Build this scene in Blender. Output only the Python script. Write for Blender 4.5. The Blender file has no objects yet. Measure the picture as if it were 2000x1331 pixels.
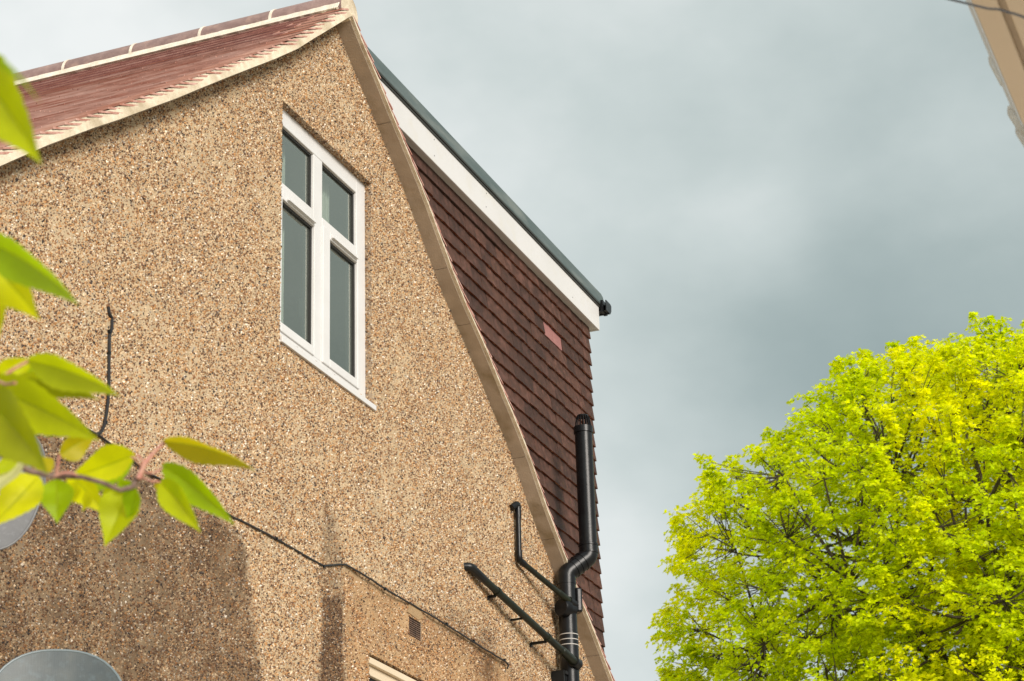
import bpy, math, random
import numpy as np
from mathutils import Vector, Matrix

S = bpy.context.scene
COL = S.collection
random.seed(7)
rng = np.random.default_rng(11)

# ------------------------------------------------------------------ camera
YAW, PITCH, ROLL, FPX = math.radians(68.608), math.radians(22.408), math.radians(-1.765), 4353.87
fw = Vector((math.sin(YAW)*math.cos(PITCH), math.cos(YAW)*math.cos(PITCH), math.sin(PITCH)))
r0 = Vector((math.cos(YAW), -math.sin(YAW), 0)); u0 = r0.cross(fw)
RT = math.cos(ROLL)*r0 + math.sin(ROLL)*u0
UP = -math.sin(ROLL)*r0 + math.cos(ROLL)*u0
EYE = Vector((0, 0, 1.6))
cd = bpy.data.cameras.new('camera'); cam = bpy.data.objects.new('camera', cd); COL.objects.link(cam)
cd.sensor_width = 36; cd.lens = FPX*36/2000; cd.clip_end = 2000; cd.clip_start = 0.1
cam.matrix_world = Matrix(((RT.x, UP.x, -fw.x, EYE.x), (RT.y, UP.y, -fw.y, EYE.y), (RT.z, UP.z, -fw.z, EYE.z), (0, 0, 0, 1)))
cd.dof.use_dof = True; cd.dof.focus_distance = 13.0; cd.dof.aperture_fstop = 11.0
S.camera = cam
S.view_settings.view_transform = 'Standard'; S.view_settings.look = 'None'
S.view_settings.gamma = 1; S.view_settings.use_curve_mapping = False
S.view_settings.exposure = 1.10
S.cycles.max_bounces = 6; S.cycles.transparent_max_bounces = 12

# ------------------------------------------------------------------ world and sun
TO_SUN = Vector((-0.54, -0.75, 0.38)).normalized()
W = bpy.data.worlds.new('World'); S.world = W; W.use_nodes = True
nt = W.node_tree; nt.nodes.clear()
def wn(t, **k):
    n = nt.nodes.new(t)
    for a, b in k.items(): setattr(n, a, b)
    return n
wo = wn('ShaderNodeOutputWorld'); bg = wn('ShaderNodeBackground'); bg.inputs[1].default_value = 0.1
sky = wn('ShaderNodeTexSky', sky_type='NISHITA', sun_disc=False)
sky.sun_elevation = math.asin(TO_SUN.z); sky.sun_rotation = math.atan2(TO_SUN.x, TO_SUN.y)
tc = wn('ShaderNodeTexCoord')
def mth(op, a, b=None, c=None, clamp=False):
    n = wn('ShaderNodeMath', operation=op); n.use_clamp = clamp
    for i, v in enumerate((a, b, c)):
        if v is None: continue
        if isinstance(v, (int, float)): n.inputs[i].default_value = v
        else: nt.links.new(v, n.inputs[i])
    return n.outputs[0]
dotn = wn('ShaderNodeVectorMath', operation='DOT_PRODUCT'); nt.links.new(tc.outputs['Generated'], dotn.inputs[0])
dotn.inputs[1].default_value = (r0.x, r0.y, 0)
dst = wn('ShaderNodeVectorMath', operation='DISTANCE'); nt.links.new(tc.outputs['Generated'], dst.inputs[0])
dst.inputs[1].default_value = (0.936, 0.165, 0.365)               # heart of the dark cloud bank
n1 = wn('ShaderNodeTexNoise'); n1.inputs['Scale'].default_value = 7.0; n1.inputs['Detail'].default_value = 5.0; n1.inputs['Roughness'].default_value = 0.5
mp = wn('ShaderNodeMapping'); mp.inputs['Location'].default_value = (1.35, 0.6, 0.2); mp.inputs['Scale'].default_value = (1, 1, 1.6)
nt.links.new(tc.outputs['Generated'], mp.inputs[0]); nt.links.new(mp.outputs[0], n1.inputs['Vector'])
t = mth('MULTIPLY_ADD', dotn.outputs['Value'], -1.15, 0.80)
t = mth('MINIMUM', mth('MAXIMUM', t, 0.45), 1.05)
blob = mth('POWER', 2.718, mth('MULTIPLY', mth('POWER', mth('DIVIDE', dst.outputs['Value'], 0.115), 2.0), -1.0))
t = mth('SUBTRACT', t, mth('MULTIPLY', blob, 0.38))
for px_, py_, rad_, amp_ in ((1230, 1130, 0.045, 0.18), (1500, 450, 0.028, 0.14), (1180, 760, 0.05, 0.05)):     # paler rents in the cloud
    d_ = (RT*((px_-1000)/FPX) - UP*((py_-665.5)/FPX) + fw).normalized()
    q_ = wn('ShaderNodeVectorMath', operation='DISTANCE'); nt.links.new(tc.outputs['Generated'], q_.inputs[0]); q_.inputs[1].default_value = d_
    t = mth('ADD', t, mth('MULTIPLY', mth('POWER', 2.718, mth('MULTIPLY', mth('POWER', mth('DIVIDE', q_.outputs['Value'], rad_), 2.0), -1.0)), amp_))
t = mth('ADD', t, mth('MULTIPLY', mth('SUBTRACT', n1.outputs['Fac'], 0.5), 0.88), clamp=True)
rp = wn('ShaderNodeValToRGB'); cr = rp.color_ramp
SK = [(0.0, (0.305, 0.385, 0.385)), (0.3, (0.415, 0.495, 0.49)), (0.65, (0.62, 0.69, 0.68)), (1.0, (0.90, 0.93, 0.92))]
cr.elements[0].position = SK[0][0]; cr.elements[0].color = (*SK[0][1], 1)
cr.elements[1].position = SK[-1][0]; cr.elements[1].color = (*SK[-1][1], 1)
for p_, c_ in SK[1:-1]:
    e = cr.elements.new(p_); e.color = (*c_, 1)
nt.links.new(t, rp.inputs[0])
sc = wn('ShaderNodeVectorMath', operation='SCALE'); sc.inputs['Scale'].default_value = 4.55
nt.links.new(rp.outputs[0], sc.inputs[0])
mx = wn('ShaderNodeMix', data_type='RGBA'); mx.inputs[0].default_value = 0.975
nt.links.new(sky.outputs[0], mx.inputs[6]); nt.links.new(sc.outputs[0], mx.inputs[7])
nt.links.new(mx.outputs[2], bg.inputs[0]); nt.links.new(bg.outputs[0], wo.inputs[0])

sd = bpy.data.lights.new('sun', 'SUN'); sd.energy = 2.0; sd.angle = math.radians(26); sd.color = (1, 0.925, 0.84)
so = bpy.data.objects.new('sun', sd); COL.objects.link(so)
so.rotation_euler = (-TO_SUN).to_track_quat('-Z', 'Y').to_euler(); so.location = (-8, -8, 20)

# ------------------------------------------------------------------ helpers
def ray(px, py):
    return RT*((px-1000)/FPX) - UP*((py-665.5)/FPX) + fw
def at(px, py, Y=4.704):                       # point on the plane y=Y
    r = ray(px, py); return EYE + r*(Y/r.y)
def dep(px, py, d):                            # point at a distance along the view axis
    return EYE + ray(px, py)*d

def mat(name, base, rough=0.6, spec=0.5, metal=0.0):
    m = bpy.data.materials.new(name); m.use_nodes = True
    b = m.node_tree.nodes['Principled BSDF']
    b.inputs['Base Color'].default_value = (*base, 1); b.inputs['Roughness'].default_value = rough
    b.inputs['Specular IOR Level'].default_value = spec; b.inputs['Metallic'].default_value = metal
    return m
def N(m, t, **k):
    n = m.node_tree.nodes.new(t)
    for a, b in k.items(): setattr(n, a, b)
    return n
def LK(m, a, b): m.node_tree.links.new(a, b)
def noisy(name, c1, c2, scale, rough=0.6, bump=0.0, bscale=None, detail=4, spec=0.5, lo=0.35, hi=0.65, per_object=0.0, c3=None, s3=3.0, stretch=None, bdist=0.01):
    """noise between two colours, optional second large-scale colour, bump and a per-object value shift"""
    m = mat(name, c1, rough, spec); b = m.node_tree.nodes['Principled BSDF']
    co = N(m, 'ShaderNodeTexCoord'); src = co.outputs['Object']
    geo = N(m, 'ShaderNodeNewGeometry'); src = geo.outputs['Position']
    if stretch:
        mpn = N(m, 'ShaderNodeMapping'); mpn.inputs['Scale'].default_value = stretch
        LK(m, src, mpn.inputs[0]); src = mpn.outputs[0]
    n = N(m, 'ShaderNodeTexNoise'); n.inputs['Scale'].default_value = scale; n.inputs['Detail'].default_value = detail
    LK(m, src, n.inputs['Vector'])
    r = N(m, 'ShaderNodeValToRGB'); r.color_ramp.elements[0].position = lo; r.color_ramp.elements[1].position = hi
    r.color_ramp.elements[0].color = (*c1, 1); r.color_ramp.elements[1].color = (*c2, 1)
    LK(m, n.outputs['Fac'], r.inputs[0]); out = r.outputs[0]
    if c3:
        n3 = N(m, 'ShaderNodeTexNoise'); n3.inputs['Scale'].default_value = s3; n3.inputs['Detail'].default_value = 5
        LK(m, src, n3.inputs['Vector'])
        r3 = N(m, 'ShaderNodeValToRGB'); r3.color_ramp.elements[0].position = 0.52; r3.color_ramp.elements[1].position = 0.72
        LK(m, n3.outputs['Fac'], r3.inputs[0])
        x = N(m, 'ShaderNodeMix', data_type='RGBA'); LK(m, r3.outputs[0], x.inputs[0]); LK(m, out, x.inputs[6]); x.inputs[7].default_value = (*c3, 1)
        out = x.outputs[2]
    if per_object:
        oi = N(m, 'ShaderNodeObjectInfo'); hs = N(m, 'ShaderNodeHueSaturation')
        mr = N(m, 'ShaderNodeMapRange'); LK(m, oi.outputs['Random'], mr.inputs[0])
        mr.inputs[3].default_value = 1-per_object; mr.inputs[4].default_value = 1+per_object
        LK(m, mr.outputs[0], hs.inputs['Value']); LK(m, out, hs.inputs['Color']); out = hs.outputs[0]
    LK(m, out, b.inputs['Base Color'])
    if bump:
        nb = N(m, 'ShaderNodeTexNoise'); nb.inputs['Scale'].default_value = bscale or scale*2; nb.inputs['Detail'].default_value = 6
        LK(m, src, nb.inputs['Vector'])
        bp = N(m, 'ShaderNodeBump'); bp.inputs['Strength'].default_value = bump; bp.inputs['Distance'].default_value = bdist
        LK(m, nb.outputs['Fac'], bp.inputs['Height']); LK(m, bp.outputs[0], b.inputs['Normal'])
    return m

class MB:
    def __init__(s): s.v = []; s.f = []
    def add(s, v, f):
        o = len(s.v); s.v += [tuple(p) for p in v]; s.f += [tuple(i+o for i in q) for q in f]; return s
    def box(s, a, b):
        x0, y0, z0 = a; x1, y1, z1 = b
        return s.add([(x0,y0,z0),(x1,y0,z0),(x1,y1,z0),(x0,y1,z0),(x0,y0,z1),(x1,y0,z1),(x1,y1,z1),(x0,y1,z1)],
                     [(0,3,2,1),(4,5,6,7),(0,1,5,4),(1,2,6,5),(2,3,7,6),(3,0,4,7)])
    def prism(s, poly, y0, y1):                # polygon in XZ extruded along Y
        n = len(poly)
        v = [(x, y0, z) for x, z in poly] + [(x, y1, z) for x, z in poly]
        f = [tuple(range(n)), tuple(range(2*n-1, n-1, -1))] + [(i, i+n, (i+1) % n+n, (i+1) % n) for i in range(n)]
        return s.add(v, f)
    def prismx(s, poly, x0, x1):               # polygon in YZ extruded along X
        n = len(poly)
        v = [(x0, y, z) for y, z in poly] + [(x1, y, z) for y, z in poly]
        f = [tuple(range(n-1, -1, -1)), tuple(range(n, 2*n))] + [(i, (i+1) % n, (i+1) % n+n, i+n) for i in range(n)]
        return s.add(v, f)
    def tube(s, pts, rad, n=12, caps=True):
        pts = [Vector(p) for p in pts]
        if not hasattr(rad, '__len__'): rad = [rad]*len(pts)
        T = []
        for i in range(len(pts)):
            a = pts[max(0, i-1)]; b = pts[min(len(pts)-1, i+1)]
            d = b-a
            T.append(d.normalized() if d.length > 1e-9 else (T[-1] if T else Vector((0, 0, 1))))
        ref = Vector((0, 1, 0)) if abs(T[0].y) < 0.9 else Vector((1, 0, 0))
        nrm = (ref - T[0]*ref.dot(T[0])).normalized(); v = []
        for i, p in enumerate(pts):
            nrm = (nrm - T[i]*nrm.dot(T[i])).normalized(); bn = T[i].cross(nrm)
            for k in range(n):
                a = 2*math.pi*k/n; v.append(p + (nrm*math.cos(a)+bn*math.sin(a))*rad[i])
        f = [(i*n+k, i*n+(k+1) % n, (i+1)*n+(k+1) % n, (i+1)*n+k) for i in range(len(pts)-1) for k in range(n)]
        if caps: f += [tuple(range(n-1, -1, -1)), tuple(range((len(pts)-1)*n, len(pts)*n))]
        return s.add(v, f)
    def mesh(s, name, m, smooth=False):
        me = bpy.data.meshes.new(name); me.from_pydata(s.v, [], s.f); me.update()
        if m: me.materials.append(m)
        if smooth:
            me.polygons.foreach_set('use_smooth', [True]*len(me.polygons))
            try: me.set_sharp_from_angle(angle=math.radians(35))
            except Exception: pass
        return me
    def build(s, name, m, parent=None, smooth=False, **props):
        return link(name, s.mesh(name, m, smooth), parent, **props)

def link(name, data, parent=None, loc=None, **props):
    o = bpy.data.objects.new(name, data); COL.objects.link(o)
    if parent is not None:
        o.parent = parent
        if parent.type == 'EMPTY': o.matrix_parent_inverse = Matrix.Translation(-parent.location)
    if loc is not None: o.location = loc
    for k, v in props.items(): o[k] = v
    return o
def thing(name, label, category, loc, **props):
    o = link(name, None, None, loc, label=label, category=category, **props); o.empty_display_size = 0.2
    return o
def bevel(o, w=0.003, seg=2):
    md = o.modifiers.new('bevel', 'BEVEL'); md.width = w; md.segments = seg; md.limit_method = 'ANGLE'; md.angle_limit = math.radians(40)
    return o
def npmesh(name, verts, faces, m, colors=None, smooth=False):
    """verts (V,3), faces (F,k) numpy; colours per vertex"""
    me = bpy.data.meshes.new(name); V = len(verts); F, K = faces.shape
    me.vertices.add(V); me.vertices.foreach_set('co', verts.astype(np.float32).ravel())
    me.loops.add(F*K); me.loops.foreach_set('vertex_index', faces.astype(np.int32).ravel())
    me.polygons.add(F); me.polygons.foreach_set('loop_start', np.arange(0, F*K, K, dtype=np.int32))
    if smooth: me.polygons.foreach_set('use_smooth', np.ones(F, dtype=bool))
    me.update(calc_edges=True)
    if colors is not None:
        a = me.attributes.new('tint', 'FLOAT_COLOR', 'POINT')
        c = np.ones((V, 4), np.float32); c[:, :3] = colors; a.data.foreach_set('color', c.ravel())
    me.materials.append(m); return me

# ------------------------------------------------------------------ materials
M_white = noisy('white_upvc', (0.67, 0.665, 0.66), (0.64, 0.63, 0.62), 6, 0.35, 0.02, 40, per_object=0)
M_fascia = noisy('fascia_upvc', (0.65, 0.64, 0.635), (0.62, 0.61, 0.60), 2.2, 0.4, 0.03, 30, c3=(0.62, 0.60, 0.56), s3=7)
M_mortar = noisy('verge_mortar', (0.70, 0.62, 0.48), (0.59, 0.50, 0.37), 26, 0.95, 0.5, 90, spec=0.1, c3=(0.42, 0.34, 0.23), s3=6)
M_under = noisy('undercloak_board', (0.44, 0.36, 0.28), (0.38, 0.31, 0.24), 9, 0.9, 0.25, 120, spec=0.15, c3=(0.26, 0.20, 0.12), s3=5)
M_roof = noisy('roof_tile_clay', (0.10, 0.034, 0.030), (0.16, 0.062, 0.052), 40, 0.95, 0.2, 160, per_object=0.22, c3=(0.22, 0.10, 0.08), s3=13, spec=0.03)
M_roof_lit_edge = noisy('roof_tile_lit_edge', (0.38, 0.165, 0.12), (0.60, 0.38, 0.32), 20, 0.9, 0.1, 160, spec=0.1, stretch=(1, 0.12, 1))  # paler than the tile faces: sunlight on the tails painted in
M_tile = noisy('hanging_tile_clay', (0.050, 0.0225, 0.0145), (0.078, 0.033, 0.021), 26, 0.7, 0.5, 140, per_object=0.34, c3=(0.115, 0.052, 0.038), s3=17, spec=0.35)
M_tile_edge = noisy('hanging_tile_edge', (0.11, 0.030, 0.013), (0.19, 0.060, 0.030), 30, 0.85, 0.5, 160, c3=(0.40, 0.20, 0.13), s3=24, spec=0.2)
M_pink = noisy('clean_tile_clay', (0.27, 0.115, 0.105), (0.32, 0.145, 0.13), 8, 0.8, 0.2, 120)
M_ridge = noisy('ridge_tile_clay', (0.22, 0.14, 0.125), (0.30, 0.20, 0.175), 18, 0.65, 0.3, 80, c3=(0.38, 0.24, 0.19), s3=9, per_object=0.15)
M_bed = noisy('ridge_mortar', (0.80, 0.73, 0.62), (0.68, 0.60, 0.48), 22, 0.95, 0.4, 80, spec=0.1)
M_grp = noisy('grey_green_roofing', (0.075, 0.105, 0.105), (0.110, 0.140, 0.138), 3, 0.55, 0.35, 9, c3=(0.16, 0.185, 0.175), s3=4, stretch=(0.6, 1, 3))
M_drip_shadow = mat('drip_shadow_dark', (0.022, 0.022, 0.018), 0.6)  # near-black standing in for the shadow under the roof edge
M_black = noisy('black_plastic', (0.004, 0.004, 0.005), (0.008, 0.009, 0.010), 9, 0.32, 0.06, 60, c3=(0.014, 0.015, 0.014), s3=5, spec=0.3)
M_blackm = noisy('weathered_black_plastic', (0.007, 0.009, 0.005), (0.014, 0.018, 0.009), 12, 0.42, 0.1, 60, spec=0.3)
M_seal = mat('pale_sealant', (0.50, 0.48, 0.45), 0.7)
M_cable = mat('black_cable_sheath', (0.014, 0.014, 0.015), 0.45)
M_wcable = mat('white_cable_sheath', (0.62, 0.58, 0.50), 0.5)
M_dark = mat('dark_gap', (0.012, 0.012, 0.011), 0.6)
M_spacer = mat('glazing_spacer', (0.10, 0.11, 0.12), 0.45)
M_pale_strip = noisy('pale_strip_white', (0.80, 0.80, 0.75), (0.72, 0.72, 0.68), 8, 0.9)  # for the added strips that brighten the upper panes
M_room = noisy('room_plaster', (0.80, 0.82, 0.76), (0.76, 0.78, 0.72), 2, 0.9)
M_cream = noisy('cream_window_frame', (0.72, 0.60, 0.45), (0.68, 0.56, 0.40), 5, 0.45)
M_terra = noisy('sooty_air_brick', (0.085, 0.055, 0.042), (0.18, 0.11, 0.075), 30, 0.9, 0.3, 90)
M_brickwall = noisy('plain_render', (0.36, 0.27, 0.18), (0.30, 0.22, 0.15), 8, 0.9, 0.4, 60)
M_concrete = noisy('paving_concrete', (0.50, 0.41, 0.31), (0.42, 0.34, 0.25), 3, 0.9, 0.4, 40)
M_grass = noisy('gravelly_ground', (0.30, 0.25, 0.19), (0.22, 0.19, 0.13), 0.8, 0.9, 0.5, 12)

def tint_mat(name, rough, spec, bump=0, bscale=200, bdist=0.003):
    m = mat(name, (0.5, 0.5, 0.5), rough, spec); b = m.node_tree.nodes['Principled BSDF']
    a = N(m, 'ShaderNodeAttribute', attribute_name='tint'); LK(m, a.outputs['Color'], b.inputs['Base Color'])
    if bump:
        g = N(m, 'ShaderNodeNewGeometry'); n = N(m, 'ShaderNodeTexNoise'); n.inputs['Scale'].default_value = bscale; n.inputs['Detail'].default_value = 5
        LK(m, g.outputs['Position'], n.inputs['Vector']); bp = N(m, 'ShaderNodeBump'); bp.inputs['Strength'].default_value = bump; bp.inputs['Distance'].default_value = bdist
        LK(m, n.outputs['Fac'], bp.inputs['Height']); LK(m, bp.outputs[0], b.inputs['Normal'])
    return m
M_pebble = tint_mat('pebbledash_stones', 0.62, 0.4)
M_dash = tint_mat('pebbledash_mortar', 0.95, 0.1, 0.9, 160, 0.004)

def glass_mat():
    m = bpy.data.materials.new('window_glass'); m.use_nodes = True; m.node_tree.nodes.clear()
    o = N(m, 'ShaderNodeOutputMaterial'); g = N(m, 'ShaderNodeBsdfGlossy'); g.inputs['Roughness'].default_value = 0.015
    g.inputs['Color'].default_value = (0.95, 1.0, 0.90, 1)
    tr = N(m, 'ShaderNodeBsdfTransparent'); tr.inputs[0].default_value = (0.80, 0.88, 0.82, 1)
    fr = N(m, 'ShaderNodeFresnel'); fr.inputs[0].default_value = 1.5
    ml = N(m, 'ShaderNodeMath', operation='MULTIPLY', use_clamp=True); ml.inputs[1].default_value = 2.3; LK(m, fr.outputs[0], ml.inputs[0])
    n = N(m, 'ShaderNodeTexNoise'); n.inputs['Scale'].default_value = 2.2; bp = N(m, 'ShaderNodeBump'); bp.inputs['Strength'].default_value = 0.05; bp.inputs['Distance'].default_value = 0.01
    LK(m, n.outputs['Fac'], bp.inputs['Height']); LK(m, bp.outputs[0], g.inputs['Normal'])
    df = N(m, 'ShaderNodeBsdfDiffuse'); df.inputs[0].default_value = (0.80, 0.86, 0.78, 1); x0 = N(m, 'ShaderNodeMixShader'); x0.inputs[0].default_value = 0.06; LK(m, tr.outputs[0], x0.inputs[1]); LK(m, df.outputs[0], x0.inputs[2])
    x = N(m, 'ShaderNodeMixShader'); LK(m, ml.outputs[0], x.inputs[0]); LK(m, x0.outputs[0], x.inputs[1]); LK(m, g.outputs[0], x.inputs[2]); LK(m, x.outputs[0], o.inputs[0])
    return m
M_glass = glass_mat()

# ------------------------------------------------------------------ ground
g = MB().add([(-600,-600,0),(600,-600,0),(600,600,0),(-600,600,0)], [(0,1,2,3)]).build('ground', M_grass, kind='structure')
MB().add([(-30,-3,0.004),(30,-3,0.004),(30,4.7,0.004),(-30,4.7,0.004)], [(0,1,2,3)]).build('paved_passage', M_concrete, kind='structure')

# ------------------------------------------------------------------ house: profile of the gable
YW, YV = 4.704, 4.614                      # wall face, outer face of the verge
PL = [(9.496,7.869),(9.24,7.651),(9.06,7.50),(8.868,7.335),(8.627,7.152),(8.357,6.956),(8.12,6.783),(7.914,6.631),(7.699,6.471),(7.444,6.289),
      (7.231,6.136),(7.024,5.993),(6.713,5.769),(6.426,5.55),(5.9,5.14),(5.25,4.64)]
PR = [(9.496,7.869),(9.62,7.772),(9.80,7.655),(9.98,7.525),(10.142,7.418),(10.402,7.235),(10.631,7.045),(10.836,6.875),(10.99,6.765),(11.30,6.578),(11.525,6.420),
      (11.833,6.208),(11.99,6.085),(12.219,5.865),(12.546,5.610),(12.819,5.388),(13.016,5.246),(13.287,5.029),(13.7,4.70),(14.15,4.35)]
xs_all = np.array([p[0] for p in PL[::-1]] + [p[0] for p in PR[1:]]); zs_all = np.array([p[1] for p in PL[::-1]] + [p[1] for p in PR[1:]])
def top_z(x): return np.interp(x, xs_all, zs_all)

house = thing('house', 'pebbledashed gable-ended house with red tiled roof, tile-hung dormer and white upper window', 'house', (9.6, YW, 0))

# window openings (x0, x1, z0, z1) on the wall face
a = at(551.5, 206, YW); b_ = at(725, 349, YW); c_ = at(549, 660, YW); d_ = at(725, 782, YW)
W1 = (a.x, b_.x, (c_.z+d_.z)/2, (a.z+b_.z)/2)
a2 = at(720.5, 1273, YW); b2 = at(823, 1331, YW)
W2 = (a2.x, a2.x+1.25, 3.25, (a2.z+b2.z)/2)
va = at(798.4, 1200, YW); vb = at(823, 1253, YW); vc = at(797.5, 1241, YW); vd = at(823, 1220, YW)
VT = (va.x, (vb.x+vd.x)/2, (vb.z+vc.z)/2, (va.z+vd.z)/2)
OPEN = [W1, W2, VT]
print('W1', W1, 'W2', W2, 'VT', VT)

def inpoly(x, z, P):
    c = np.zeros(len(x), bool); n = len(P)
    for i in range(n):
        x1, z1 = P[i]; x2, z2 = P[(i+1) % n]
        k = ((z1 > z) != (z2 > z)) & (x < (x2-x1)*(z-z1)/((z2-z1)+1e-12)+x1); c ^= k
    return c
def segdist(x, z, P, closed=True):
    d = np.full(len(x), 1e9); n = len(P)
    for i in range(n if closed else n-1):
        x1, z1 = P[i]; x2, z2 = P[(i+1) % n]; L2 = (x2-x1)**2+(z2-z1)**2+1e-12
        t = np.clip(((x-x1)*(x2-x1)+(z-z1)*(z2-z1))/L2, 0, 1)
        d = np.minimum(d, np.hypot(x-(x1+t*(x2-x1)), z-(z1+t*(z2-z1))))
    return d
def wp(L): return [(at(*q, YW).x, at(*q, YW).z) for q in L]
_tab = rng.random((64, 64, 8))
def vnoise(x, z, s, k=0):                  # cheap value noise
    x = x*s+7.3*k; z = z*s+3.1*k; xi = np.floor(x).astype(int); zi = np.floor(z).astype(int); fx = x-xi; fz = z-zi
    fx = fx*fx*(3-2*fx); fz = fz*fz*(3-2*fz); g_ = lambda a, b: _tab[a % 64, b % 64, k % 8]
    return (g_(xi, zi)*(1-fx)+g_(xi+1, zi)*fx)*(1-fz)+(g_(xi, zi+1)*(1-fx)+g_(xi+1, zi+1)*fx)*fz
def fbm(x, z, s, k=0): return 0.55*vnoise(x, z, s, k)+0.3*vnoise(x, z, s*2.1, k+1)+0.15*vnoise(x, z, s*4.3, k+2)
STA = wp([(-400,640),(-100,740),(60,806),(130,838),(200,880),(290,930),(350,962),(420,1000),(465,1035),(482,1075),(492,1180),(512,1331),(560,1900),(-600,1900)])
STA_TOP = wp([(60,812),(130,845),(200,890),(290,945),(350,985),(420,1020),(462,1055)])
STB = wp([(628,1160),(671,1166),(669,1240),(672,1331),(690,1700),(600,1700),(624,1331),(628,1240)])
STB2 = wp([(633,985),(650,1000),(668,1060),(670,1166),(628,1160),(630,1080)])
STC = wp([(672,1108),(705,1122),(760,1155),(850,1207),(992,1298),(1010,1331),(1090,1700),(690,1700)])
DKC = at(955, 1290, YW); DKD = at(895, 1225, YW); DKA = at(395, 1040, YW)
def sstep(a, b, v): t_ = np.clip((v-a)/(b-a), 0, 1); return t_*t_*(3-2*t_)
def stains(x, z):
    """dirt 0..1, ochre wash 0..1, evaluated in wall coordinates"""
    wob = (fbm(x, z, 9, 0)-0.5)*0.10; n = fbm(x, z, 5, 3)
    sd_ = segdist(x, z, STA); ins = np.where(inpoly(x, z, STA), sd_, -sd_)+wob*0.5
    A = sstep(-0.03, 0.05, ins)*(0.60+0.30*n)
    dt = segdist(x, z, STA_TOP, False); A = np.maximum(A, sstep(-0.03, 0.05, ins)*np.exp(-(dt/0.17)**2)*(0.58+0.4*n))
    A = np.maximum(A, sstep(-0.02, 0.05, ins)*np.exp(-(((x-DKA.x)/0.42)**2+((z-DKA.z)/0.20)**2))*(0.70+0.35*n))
    sb = segdist(x, z, STB); B = sstep(-0.03, 0.03, np.where(inpoly(x, z, STB), sb, -sb)+wob*0.4)*(0.98+0.3*n)
    sb = segdist(x, z, STB2); B = np.maximum(B, sstep(-0.05, 0.03, np.where(inpoly(x, z, STB2), sb, -sb)+wob)*(0.30+0.40*n))
    sc_ = segdist(x, z, STC); inc = np.where(inpoly(x, z, STC), sc_, -sc_)
    Cc = sstep(-0.02, 0.02, inc+wob*0.3)
    D = (0.9*np.exp(-(((x-DKC.x)/0.17)**2+((z-DKC.z)/0.16)**2))+0.45*np.exp(-(((x-DKD.x)/0.22)**2+((z-DKD.z)/0.10)**2)))*sstep(0.3, 0.6, n+0.15)
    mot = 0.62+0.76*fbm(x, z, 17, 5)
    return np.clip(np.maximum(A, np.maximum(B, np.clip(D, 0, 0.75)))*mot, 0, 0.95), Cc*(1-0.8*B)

# mortar backing: one rectilinear sheet clipped to the verge, holes for the openings
X0, X1, Z0 = 5.45, 13.75, 0.0
gx = np.unique(np.round(np.concatenate([np.arange(X0, X1, 0.03), [X1], [v for o in OPEN for v in o[:2]], xs_all[(xs_all > X0) & (xs_all < X1)]]), 4))
gz = np.unique(np.round(np.concatenate([np.arange(3.2, 8.0, 0.03), [0.0, 1.0, 2.0], [v for o in OPEN for v in o[2:]]]), 4))
GX, GZ = np.meshgrid(gx, gz); GZ = np.minimum(GZ, top_z(GX))
nx, nz = len(gx), len(gz)
ii, jj = np.meshgrid(np.arange(nx-1), np.arange(nz-1)); i0 = (jj*nx+ii).ravel()
F = np.stack([i0, i0+1, i0+nx+1, i0+nx], 1)
vx, vz = GX.ravel(), GZ.ravel()
cx, cz = vx[F].mean(1), vz[F].mean(1); area = (vz[F[:, 3]]-vz[F[:, 0]])+(vz[F[:, 2]]-vz[F[:, 1]])
keep = area > 1e-5
for o in OPEN: keep &= ~((cx > o[0]) & (cx < o[1]) & (cz > o[2]) & (cz < o[3]))
F = F[keep]
dirt, och = stains(vx, vz)
def edge_fade(x, z):                       # no undulation near openings and the verge
    d = np.minimum(0.2, top_z(x)-z)
    for o in OPEN:
        q = np.hypot(np.maximum(np.maximum(o[0]-x, x-o[1]), 0), np.maximum(np.maximum(o[2]-z, z-o[3]), 0)); d = np.minimum(d, q)
    return np.clip(d/0.15, 0, 1)
def wall_y(x, z):                          # the patch below the long cable is a thinner coat, set back behind a ledge
    q = segdist(x, z, STC); q = np.where(inpoly(x, z, STC), q, -q)
    return YW - (fbm(x, z, 1.6, 4)-0.5)*0.014*edge_fade(x, z) + 0.012*sstep(-0.01, 0.012, q)*edge_fade(x, z)
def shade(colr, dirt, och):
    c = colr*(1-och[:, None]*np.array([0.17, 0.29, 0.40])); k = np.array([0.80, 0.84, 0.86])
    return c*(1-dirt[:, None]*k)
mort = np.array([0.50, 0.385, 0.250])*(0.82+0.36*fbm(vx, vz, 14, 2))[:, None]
V = np.stack([vx, wall_y(vx, vz), vz], 1)
gw = link('gable_wall', npmesh('gable_wall', V, F, M_dash, shade(mort, dirt, och), True), house)

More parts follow.
